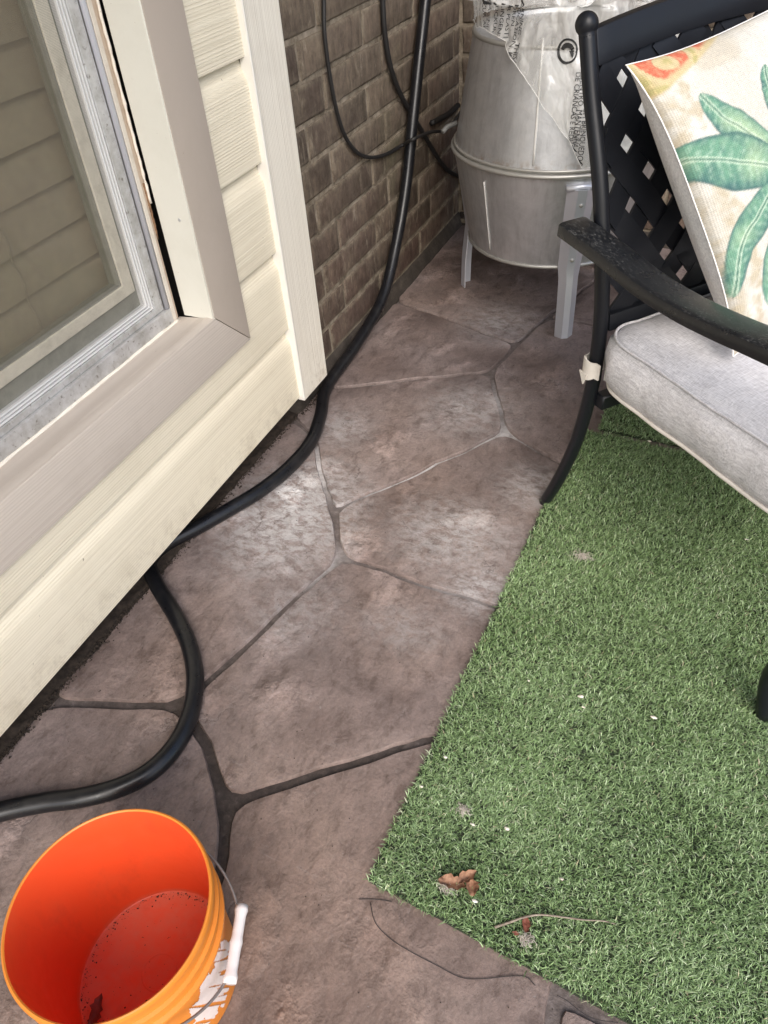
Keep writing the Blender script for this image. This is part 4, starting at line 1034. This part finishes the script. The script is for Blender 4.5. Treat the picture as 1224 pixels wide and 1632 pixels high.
def ringz(ins, zf, jig):
    k = ins; out = []
    cxm, cym = (x0 + x1) / 2, (y0 + y1) / 2
    for x, y in base:
        dx, dy = x - cxm, y - cym; hx, hy = (x1 - x0) / 2, (y1 - y0) / 2
        xx, yy = cxm + dx * (1 - k / hx), cym + dy * (1 - k / hy)
        z = zf + jig * fbm(xx * 7, yy * 7, 1.1); xx += jig * 1.2 * fbm(y * 8, x * 8, zf * 9) + (jig > .0035) * .0035 * fbm(y * 30, x * 30, zf * 14); yy += jig * 1.2 * fbm(x * 8, y * 8, zf * 9 + 4) + (jig > .0035) * .0045 * fbm(x * 34, y * 34, zf * 14)
        out.append((xx, yy, z))
    return out
prof = [(.26, zc0 - .012, 0), (.12, zc0 - .010, .001), (.04, zc0 - .004, .002), (.016, zc0 + .003, .002), (.004, zc0 + .014, .003), (-.005, zc0 + .035, .004), (-.008, zc0 + .062, .004), (-.005, zc0 + .092, .004), (.001, zc1 - .016, .003), (.006, zc1 - .006, .003), (.012, zc1 - .003, .003), (.03, zc1 + .006, .004), (.07, zc1 + .014, .005), (.13, zc1 + .019, .005), (.20, zc1 + .021, .004), (.25, zc1 + .021, .002)]
for ins, z, j in prof: V += ringz(ins, z, j)
V = [tuple(np.array(p) - CO) for p in V]
for r in range(len(prof) - 1):
    Fc += [(r * nb + i, r * nb + (i + 1) % nb, (r + 1) * nb + (i + 1) % nb, (r + 1) * nb + i) for i in range(nb)]
Fc += [tuple(range(nb))[::-1], tuple(range((len(prof) - 1) * nb, len(prof) * nb))]
body = mo('cushion_body', V, Fc, M_linen, cu, smooth=True, local=True)
for nm, ins, z in (('piping', .0055, zc1 - .006), ('piping', .0048, zc0 + .0125)):
    rg_ = ringz(ins - .003, z, .003); rg_ = [tuple(np.array(p) - CO) for p in rg_]
    mo(nm, *tube(rg_ + rg_[:2], .0026 if ins > .005 else .0034, 8, caps=False), M_linen if ins > .005 else M_tie, body, smooth=True, local=True)
# tie round the back post
pc = np.array([post_x(.405), 0.0]); loop = [np.array((.128, -.002))] + [pc + .0205 * np.array((math.cos(a), math.sin(a))) for a in np.linspace(R(40), R(320), 22)] + [np.array((.124, -.012))]
V = []; Fc = []
for i, p in enumerate(loop):
    t = loop[min(i + 1, len(loop) - 1)] - loop[max(i - 1, 0)]; t /= np.linalg.norm(t); nn = np.array((t[1], -t[0])) * .0013
    zc = .404 + .002 * math.sin(i * .9) - .003 * (i / len(loop)); h = .0165 - .002 * math.sin(i * .6)
    for q, z in ((p + nn, zc - h), (p + nn, zc + h), (p - nn, zc + h), (p - nn, zc - h)): V.append(np.array((q[0], q[1], z)) - CO)
for i in range(len(loop) - 1):
    for k in range(4): Fc.append((4 * i + k, 4 * i + (k + 1) % 4, 4 * i + 4 + (k + 1) % 4, 4 * i + 4 + k))
Fc += [(0, 1, 2, 3), (4 * len(loop) - 4, 4 * len(loop) - 3, 4 * len(loop) - 2, 4 * len(loop) - 1)]
sharp(mo('tie_strap', V, Fc, M_tie, cu, local=True), 40)
tp_ = np.array((pc[0] - .004, -.0225, .380)) - CO
mo('strap_end', [tp_ + np.array(q) for q in ((-.011, 0, .012), (.010, 0, .012), (.003, -.001, -.010), (-.011, .003, .012), (.010, .003, .012), (.003, .002, -.010))], [(0, 1, 2), (3, 5, 4), (0, 3, 4, 1), (1, 4, 5, 2), (2, 5, 3, 0)], M_tie, cu, local=True)

# ------------------------------------------------------------------ printed pillow
PBL = np.array([.322, .062, .508]); PTL = np.array([.087, -.020, .876])
E1 = PTL - PBL; LE = np.linalg.norm(E1); E1u = E1 / LE
E2 = np.array([-.10, 1.0, .05]); E2 = E2 - E1u * (E2 @ E1u); E2u = E2 / np.linalg.norm(E2)
NRM = np.cross(E2u, E1u); NRM = NRM if NRM[0] > 0 else -NRM
PW = .455
PB0 = c2w(PBL + E2u * PW / 2)
pl_ = thing('pillow', 'square linen pillow printed with green leaves and a red corner on the chair', 'pillow', tuple(PB0), TH)
def bulge(s, t, k): 
    a = max(0.0, 1 - abs(2 * s - 1) ** 2.6); b = max(0.0, 1 - abs(2 * t - 1) ** 2.6); return k * (a * b) ** .42
def pil(s, t, k):
    """k > 0: front panel inside the seam; k < 0: back panel, swelling out past the seam; k = 0: the seam"""
    es, et = abs(2 * s - 1), abs(2 * t - 1)
    pin = .030
    ss = .5 + (s - .5) * (1 - 2 * pin * (1 - et ** 3) * 1.35 - .02); tt = .5 + (t - .5) * (1 - 2 * pin * (1 - es ** 3) * 1.35 - .02)
    lift = .012 * (1 - (es * et) ** 4)
    w = .004 * fbm(s * 5, t * 5, 1 + k) + .0012 * fbm(s * 22, t * 22, 3)
    edge = min(s, 1 - s, t, 1 - t)
    if k < 0:
        d = min(1.0, edge / .16); g = math.sin(math.pi * min(1.0, edge / .10)) if edge < .10 else 0.0
        if abs(s - .5) > abs(t - .5): ss += (1 if s > .5 else -1) * .008 * g * (1 - et ** 6)
        else: tt += (1 if t > .5 else -1) * .008 * g * (1 - es ** 6)
        lift = lift - .034 * min(1.0, edge / .10) * (1 - (es * et) ** 4)
    q = PBL + E2u * ss * PW + E1 * tt
    return q + NRM * (lift + bulge(s, t, k) * (1 if k > 0 else .8) + (w if k > 0 else 0) * min(1, 12 * edge))
NP = 230
V = [pil(i / NP, j / NP, .046) - (PBL + E2u * PW / 2) for i in range(NP + 1) for j in range(NP + 1)]
Fc = [(i * (NP + 1) + j, (i + 1) * (NP + 1) + j, (i + 1) * (NP + 1) + j + 1, i * (NP + 1) + j + 1) for i in range(NP) for j in range(NP)]
front = mo('front_panel', V, Fc, M_pillow, pl_, smooth=True, local=True)
# print: computed colour per vertex
S, T = np.meshgrid(np.linspace(0, 1, NP + 1), np.linspace(0, 1, NP + 1), indexing='ij'); S, T = S.ravel(), T.ravel()
def n2(sx, sy, z, o=3): return np.array([fbm(a * sx, b * sy, z, o) for a, b in zip(S, T)])
nz1, nz2, nz3 = n2(6, 6, 1.0), n2(26, 26, 5.0), n2(70, 70, 9.0, 2)
col = np.tile(np.array([.56, .54, .485]), (len(S), 1)); 
def blend(c, mask): 
    global col
    m = np.clip(mask, 0, 1)[:, None]; col = col * (1 - m) + np.array(c) * m
blend((.54, .51, .45), .35 * np.clip(nz1 * 1.4 + .15, 0, 1)); blend((.63, .62, .585), .7 * np.clip(-nz1 * 1.5, 0, 1))
bord = np.clip((.115 + .03 * nz1 + .03 * nz2 - S) / .02, 0, 1); blend((.40, .33, .21), .62 * bord * np.clip(.55 + nz2 * 1.1, 0, 1))
bord2 = np.clip((T - .90 + .03 * nz1) / .02, 0, 1); blend((.44, .38, .28), .4 * bord2 * np.clip(.4 + nz1 * 1.6, 0, 1))
blend((.48, .40, .33), .35 * np.clip((.12 - T + .05 * nz1) / .05, 0, 1) * np.clip(.6 + nz2 * 1.5, 0, 1))
cr_ = np.clip((1.0 - (1 - T) / .135 - S / .36) / .08, 0, 1)
blend((.50, .42, .25), cr_); sw = np.sin(42 * np.hypot(S - .10, (1 - T) * 1.3 - .03) + 2.5 * nz1)
blend((.52, .14, .085), cr_ * np.clip(sw * 2 + .2, 0, 1) * np.clip(1.0 - (1 - T) / .11 - S / .31, 0, 1) * 8); blend((.40, .36, .16), cr_ * np.clip(-sw * 3 - 2, 0, 1)); blend((.75, .55, .33), cr_ * .5 * np.clip(nz3 + .1, 0, 1))
pc0 = c2w(PBL + NRM * .05); nrm_w = UX * NRM[0] + UY * NRM[1] + np.array([0, 0, NRM[2]])
def st(px, py):
    q = w2c(on_plane(px, py, pc0, nrm_w)) - PBL - NRM * .05; return np.array([q @ E2u / PW, (q @ E1u) / LE])
leaves = [([(1110, 138), (1137, 175), (1174, 208), (1224, 243), (1262, 268)], 21), ([(1074, 250), (1128, 255), (1183, 263), (1224, 269), (1262, 272)], 35), ([(1183, 482), (1179, 404), (1201, 349), (1224, 310), (1262, 274)], 22),
          ([(1210, 86), (1213, 125), (1224, 180), (1258, 262)], 15), ([(1238, 500), (1232, 440), (1240, 370), (1264, 278)], 20), ([(1330, 130), (1305, 190), (1266, 265)], 22), ([(1440, 300), (1360, 285), (1268, 272)], 34), ([(1370, 460), (1330, 370), (1268, 278)], 24)]
PTS = np.stack([S, T], 1)
for lv, hw in leaves:
    sp_ = np.array(spline([(*st(*p), 0) for p in lv], 28))[:, :2]; L = len(sp_)
    dist = np.linalg.norm((PTS[:, None, :] - sp_[None]) * np.array([1, LE / PW]), axis=2); kk = dist.argmin(1); dm = dist.min(1); u = kk / (L - 1)
    tg = np.gradient(sp_, axis=0); sgn = np.sign(tg[kk, 0] * (PTS[:, 1] - sp_[kk, 1]) - tg[kk, 1] * (PTS[:, 0] - sp_[kk, 0]))
    wd = hw * .00275 * np.sqrt(np.clip(u * 2.6, 0, 1)) * np.clip((1 - u) * 1.5 + .12, 0, 1) ** .6
    ins = np.clip((wd - dm) / .006, 0, 1) * (u > 0.0); rel = np.clip(dm / np.maximum(wd, 1e-4), 0, 1)
    vein = np.sin(u * 95 - rel * 6) * .5 + .5
    blend((.050, .130, .135), ins)
    gm = np.clip(.15 + .85 * (1 - rel) ** .8 + nz2 * .5 + .25 * (sgn > 0), 0, 1); blend((.155, .315, .215), ins * gm * .85)
    blend((.42, .53, .34), ins * np.clip(nz1 * 1.2 + .25 + .25 * (u - .4), 0, 1) * (1 - rel) * .9); blend((.45, .60, .48), ins * vein * np.clip(.45 + nz3, 0, 1) * (1 - rel * .7) * .55)
    blend((.06, .12, .12), ins * np.clip((rel - .80) / .15, 0, 1) * .75)
    blend((.62, .72, .58), ins * np.clip(1 - np.abs(dm - .006) / .004, 0, 1) * .6); blend((.05, .10, .09), ins * np.clip(1 - dm / .0045, 0, 1) * .8)
at = front.data.color_attributes.new('print', 'FLOAT_COLOR', 'POINT')
at.data.foreach_set('color', np.concatenate([col, np.ones((len(col), 1))], 1).astype(np.float32).ravel())
uv = front.data.uv_layers.new(name='UVMap'); lv_ = np.zeros(len(front.data.loops), np.int32); front.data.loops.foreach_get('vertex_index', lv_)
uv.data.foreach_set('uv', np.stack([S, T], 1)[lv_].astype(np.float32).ravel())
NQ = 80
V = [pil(i / NQ, j / NQ, -.062) - (PBL + E2u * PW / 2) for i in range(NQ + 1) for j in range(NQ + 1)]
mo('back_panel', V, [(i * (NQ + 1) + j, (i + 1) * (NQ + 1) + j, (i + 1) * (NQ + 1) + j + 1, i * (NQ + 1) + j + 1) for i in range(NQ) for j in range(NQ)], M_pback, pl_, smooth=True, local=True)
per = [(s, 0) for s in np.linspace(0, 1, 40)] + [(1, t) for t in np.linspace(0, 1, 40)[1:]] + [(s, 1) for s in np.linspace(1, 0, 40)[1:]] + [(0, t) for t in np.linspace(1, 0, 40)[1:]]
mo('edge_seam', *tube([pil(a, b, .0) - (PBL + E2u * PW / 2) for a, b in per], .0013, 6, caps=False), M_pback, pl_, smooth=True, local=True)

# ================================================================== ORANGE BUCKET
BC = np.array([-.480, .160]); ZR = .236
bk = thing('bucket', 'orange plastic bucket with white grip and torn label standing by the hose', 'bucket', (BC[0], BC[1], 0))
def br(z): return .1065 + (.1165 - .1065) * z / ZR
po = [(0, .004), (.098, .004), (.1030, .0008), (.1060, .003)] + [(br(z), z) for z in np.linspace(.006, .160, 8)] + [(br(.163), .163), (.1195, .1645), (.1203, .167), (.1198, .170), (br(.172) + .0008, .172), (br(.196), .196),
      (.1202, .1975), (.1208, .200), (.1203, .2025), (br(.204) + .0010, .204), (br(.224) + .001, .224), (.1198, .2255), (.1206, .229), (.1202, .2335), (.1190, ZR), (.1172, ZR + .0008), (.1156, ZR - .0005)]
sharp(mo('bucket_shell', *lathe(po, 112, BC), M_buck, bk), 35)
pi_ = [(.1156, ZR - .0005), (.1149, ZR - .004), (.1135, .20), (.1098, .10), (.1062, .016), (.1045, .0120), (.102, .0105), (.024, .0102), (.0235, .0106), (.022, .0106), (.0215, .0102), (0, .0102)]
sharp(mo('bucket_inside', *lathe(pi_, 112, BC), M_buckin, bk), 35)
GA = R(22)
def bail(sd):
    a = GA + R(sd); c = math.cos(R(sd)); r = .1225 + .0075 * max(c, 0) ** 1.5; return np.array([BC[0] + r * math.cos(a), BC[1] + r * math.sin(a), .196 - .076 * c ** 1.2 if c > 0 else .196])
mo('bail_wire', *tube([bail(s) for s in np.linspace(-90, 90, 70)], .0019, 8), M_wire, bk, smooth=True)
ga, gb = bail(-20), bail(20); P = [ga + (gb - ga) * t for t in np.linspace(0, 1, 15)]
P = [p + np.array([math.cos(GA), math.sin(GA), 0]) * .0065 for p in P]
mo('grip', *tube(P, [.0080 if i in (0, 14) else .0086 if i in (1, 13) else .0082 if i == 7 else .0071 for i in range(15)], 14), M_grip, bk, smooth=True)
for sd in (-90, 90):
    a = GA + R(sd); e = np.array([math.cos(a), math.sin(a), 0]); c = np.array([BC[0], BC[1], .190]) + e * .118
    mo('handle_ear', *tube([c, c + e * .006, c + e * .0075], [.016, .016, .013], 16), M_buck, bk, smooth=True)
# torn paper label
def patch(name, a0, a1, z0, z1, na, nz, off, m, keep, parent):
    V, Fc, ix = [], [], {}
    def vid(i, j):
        if (i, j) not in ix:
            a = a0 + (a1 - a0) * i / na; z = z0 + (z1 - z0) * j / nz; r = br(z) + off; ix[(i, j)] = len(V); V.append((BC[0] + r * math.cos(a), BC[1] + r * math.sin(a), z))
        return ix[(i, j)]
    for i in range(na):
        for j in range(nz):
            if keep(a0 + (a1 - a0) * (i + .5) / na, z0 + (z1 - z0) * (j + .5) / nz): Fc.append((vid(i, j), vid(i + 1, j), vid(i + 1, j + 1), vid(i, j + 1)))
    return mo(name, V, Fc, m, parent, smooth=True)
def keep_lab(a, z):
    d = (a - R(3)) / R(26); n = fbm(a * 9, z * 26, 2, 3); m = fbm(a * 22 + z * 70, z * 9, 6, 2)
    return abs(d) < .9 + .35 * n and .035 + .02 * n < z < .150 + .030 * n - .05 * d * d and m < .34
patch('torn_label', R(-40), R(45), .02, .158, 110, 90, .0006, M_lab, keep_lab, bk)
patch('label_line', R(-52), R(-30), .03, .158, 60, 90, .0006, M_lab, lambda a, z: (abs(a - R(-47) - (z - .12) * .5) < .018 and .075 < z < .152), bk)
patch('label_line', R(-56), R(-18), .03, .158, 90, 90, .0006, M_lab, lambda a, z: (abs(z - .078 - (a + .6) * .012) < .0022), bk)
sp_v, sp_f = [], []
for i in range(620):
    a = random.uniform(0, 6.28); r = .103 * (1 - abs(random.gauss(0, .05))) if random.random() < .8 else .1 * math.sqrt(random.random())
    s = random.choice((.0004, .0005, .0006, .0008, .0013)) ; x, y = BC[0] + r * math.cos(a), BC[1] + r * math.sin(a); b = len(sp_v); t = random.uniform(0, 6.28); k = random.uniform(.35, 1)
    for q in range(4): sp_v.append((x + s * math.cos(t + q * 1.57) * (1 if q % 2 else k), y + s * math.sin(t + q * 1.57) * (1 if q % 2 else k), .0113))
    sp_v.append((x, y, .0113 + s * .8)); sp_f += [(b + q, b + (q + 1) % 4, b + 4) for q in range(4)]
tag(mo('bucket_grit', sp_v, sp_f, M_dirt), 'dark grit and crumbs on the bottom inside the orange bucket', 'grit', kind='stuff')

# ================================================================== LEAVES AND LITTER
def leaf(name, c, L, Wd, ang, m, label, cat='leaf', curl=.25, tilt=0.0, group=None, z=None):
    n = 10; V = []; Fc = []
    for i in range(n + 1):
        t = i / n; w = Wd * (math.sin(math.pi * min(1, t * .96 + .03)) ** .75) * (1 - .25 * t)
        for k, sgn in enumerate((-1, -.5, 0, .5, 1)):
            x = (t - .5) * L; y = sgn * w * (1 + .55 * fbm(t * 7, sgn * 2, c[0] * 50, 3)); zz = curl * (abs(sgn) ** 1.5) * w + .10 * L * (2 * t - 1) ** 2 + .12 * L * fbm(t * 3.5, sgn * 1.6, c[1] * 30, 3) + x * tilt
            V.append((x, y, zz))
    for i in range(n):
        for k in range(4): Fc.append((5 * i + k, 5 * i + k + 1, 5 * i + 6 + k, 5 * i + 5 + k))
    V = np.array(V); V[:, 2] -= V[:, 2].min(); V2 = V - np.array([0, 0, .0005])
    m_ = len(V); Fc2 = [tuple(m_ + i for i in f[::-1]) for f in Fc]
    ca, sa = math.cos(ang), math.sin(ang); A = np.concatenate([V, V2]); B = np.stack([c[0] + A[:, 0] * ca - A[:, 1] * sa, c[1] + A[:, 0] * sa + A[:, 1] * ca, (c[2] if z is None else z) + .0006 + A[:, 2]], 1)
    edge = [5 * i for i in range(n)] ; 
    o = mo(name, B, Fc + Fc2, m, smooth=True); return tag(o, label, cat, group)
TZ = .0125
def tp3(px, py, z=TZ): return on_z(px, py, z)
leaf('dry_leaf', tp3(745, 1400), .030, .009, .9, M_dryleaf, 'curled tan leaf, upper one of the brown clump on the turf corner', curl=1.0)
leaf('dry_leaf', tp3(752, 1415), .026, .010, 2.0, M_dryleaf, 'curled tan leaf, lower right one of the brown clump on the turf', curl=1.2)
leaf('dry_leaf', tp3(722, 1410), .042, .010, .15, M_dryleaf, 'shredded brown leaf, left one of the clump on the turf corner', curl=.8)
leaf('dry_leaf', tp3(838, 1474), .022, .0065, 1.9, M_redleaf, 'small red brown leaf on the turf under the twig', curl=.5)
leaf('dry_leaf', tp3(1188, 785), .018, .006, -.3, M_dryleaf, 'small tan leaf on the turf in the shade of the cushion', curl=.5)
leaf('dry_leaf', tp3(822, 1474 + 14), .010, .003, .2, M_redleaf, 'tiny brown leaf bit beside the red brown leaf on turf', curl=.3)
q = on_z(150, 1618, .016); q = np.array([BC[0] - .052, BC[1] - .058, .0115])
ql = on_z(152, 1612, .02)
leaf('dry_leaf', (ql[0], ql[1], .0112), .040, .0085, 1.75, M_redleaf, 'brown dry leaf lying in the bottom of the orange bucket', curl=.7, tilt=.3)
def flake(px, py, s, m, name, label, cat, z=TZ):
    c = on_z(px, py, z); k = 7; a0 = random.uniform(0, 6); V = [(c[0], c[1], z + s * .35)]
    V += [(c[0] + s * random.uniform(.6, 1.1) * math.cos(a0 + i * 6.283 / k), c[1] + s * .6 * random.uniform(.6, 1.1) * math.sin(a0 + i * 6.283 / k), z + random.uniform(-.1, .35) * s) for i in range(k)]
    V.append((c[0], c[1], z - s * .25)); o = mo(name, V, [(0, 1 + i, 1 + (i + 1) % k) for i in range(k)] + [(k + 1, 1 + (i + 1) % k, 1 + i) for i in range(k)], m)
    return tag(o, label, cat, 'pale bits on the turf')
for px, py, s, lab in [(925, 1110, .0065, 'white husk on the middle of the turf, largest pale bit'), (930, 1127, .004, 'small pale husk just below the white husk on the turf'),
                       (710, 1207, .0038, 'pale bit near the left turf edge, upper of two'), (672, 1254, .0042, 'pale bit near the left turf edge, lower of two'),
                       (753, 1314, .0045, 'pale bit on the turf above the brown leaf clump'), (808, 1321, .005, 'cream husk on the turf to the right of the pale bit'),
                       (895, 1401, .0042, 'cream husk alone on the turf above the twig'), (1042, 1143, .006, 'flat pale husk on the turf towards the front chair leg'),
                       (757, 1436, .0048, 'white sliver beside the brown leaf clump on the turf'), (1035, 703, .006, 'white bit on the turf seam under the cushion'),
                       (1190, 860, .0045, 'white bit on the turf below the cushion corner'), (843, 1085, .003, 'tiny pale bit on the turf left of the white husk')]:
    flake(px, py, s, M_scrap, 'husk', lab, 'husk')
def lint(px, py, r, n, label, m=M_fluff):
    c = on_z(px, py, TZ); V, Fc = [], []
    for i in range(n):
        a, b = random.uniform(0, 6.28), abs(random.gauss(0, .5)) * r; x, y = c[0] + b * math.cos(a), c[1] + b * math.sin(a) * .7; d = random.uniform(0, 6.28); L = random.uniform(.003, .009)
        P = [(x, y, TZ - .002 + random.uniform(0, .003)), (x + L * .5 * math.cos(d), y + L * .5 * math.sin(d), TZ + random.uniform(0, .004)), (x + L * math.cos(d + .7), y + L * math.sin(d + .7), TZ - .001)]
        v, f = tube(P, .00035, 4, caps=False); V2, F2 = v, f; b0 = len(V); V += [tuple(p) for p in v]; Fc += [tuple(i_ + b0 for i_ in q_) for q_ in f]
    tag(mo('lint', V, Fc, m), label, 'lint', 'lint tufts on the turf')
lint(930, 886, .022, 150, 'pale lint tuft on the turf near the rear chair leg')
lint(738, 1290, .013, 80, 'grey lint tuft near the left edge of the turf')
lint(838, 1496, .013, 110, 'whitish lint below the red brown leaf on the turf')
lint(712, 1412, .018, 100, 'grey lint caught in the brown leaf clump')
tw = [(788, 1478, .011), (812, 1470, .015), (835, 1462, .017), (862, 1458, .017), (900, 1462, .015), (930, 1466, .014), (962, 1468, .012), (985, 1474, .010)]
P = spline([on_z(a, b, c) for a, b, c in tw], 6)
tag(mo('twig', *tube(P, [.0019 - .0011 * i / len(P) for i in range(len(P))], 7), M_twig, smooth=True), 'thin curved grey twig lying on the turf beside the red brown leaf', 'twig')
for pts, r, lab in [([(590, 1438), (598, 1470), (622, 1496), (655, 1517), (695, 1538), (735, 1558), (770, 1560), (810, 1556), (838, 1557), (853, 1571)], .00055, 'long dark thread curving across the bare floor below the turf corner'),
                    ([(572, 1433), (590, 1433), (606, 1434), (624, 1437)], .00055, 'short dark thread beside the turf corner'),
                    ([(888, 1586), (905, 1596), (925, 1612), (948, 1624), (985, 1630)], .0006, 'dark thread along the turf edge at the bottom of the photo'),
                    ]:
    P = spline([on_z(a, b, .0012) for a, b in pts], 6); tag(mo('thread', *tube(P, r, 6), M_thread, smooth=True), lab, 'thread', 'dark threads on the floor')
# fine grit scattered over the slabs
V, Fc = [], []
for i in range(900):
    x, y = random.uniform(-.93, .1), random.uniform(.1, 2.3); s = random.choice((.0006, .0008, .001, .0015))
    b = len(V); a = random.uniform(0, 6.28); V += [(x + s * math.cos(a + k * 2.1), y + s * math.sin(a + k * 2.1), .0008) for k in range(3)] + [(x, y, .0008 + s)]
    Fc += [(b, b + 1, b + 3), (b + 1, b + 2, b + 3), (b + 2, b, b + 3)]
tag(mo('floor_grit', V, Fc, M_dirt), 'fine dark grit scattered over the stamped floor', 'grit', kind='stuff')
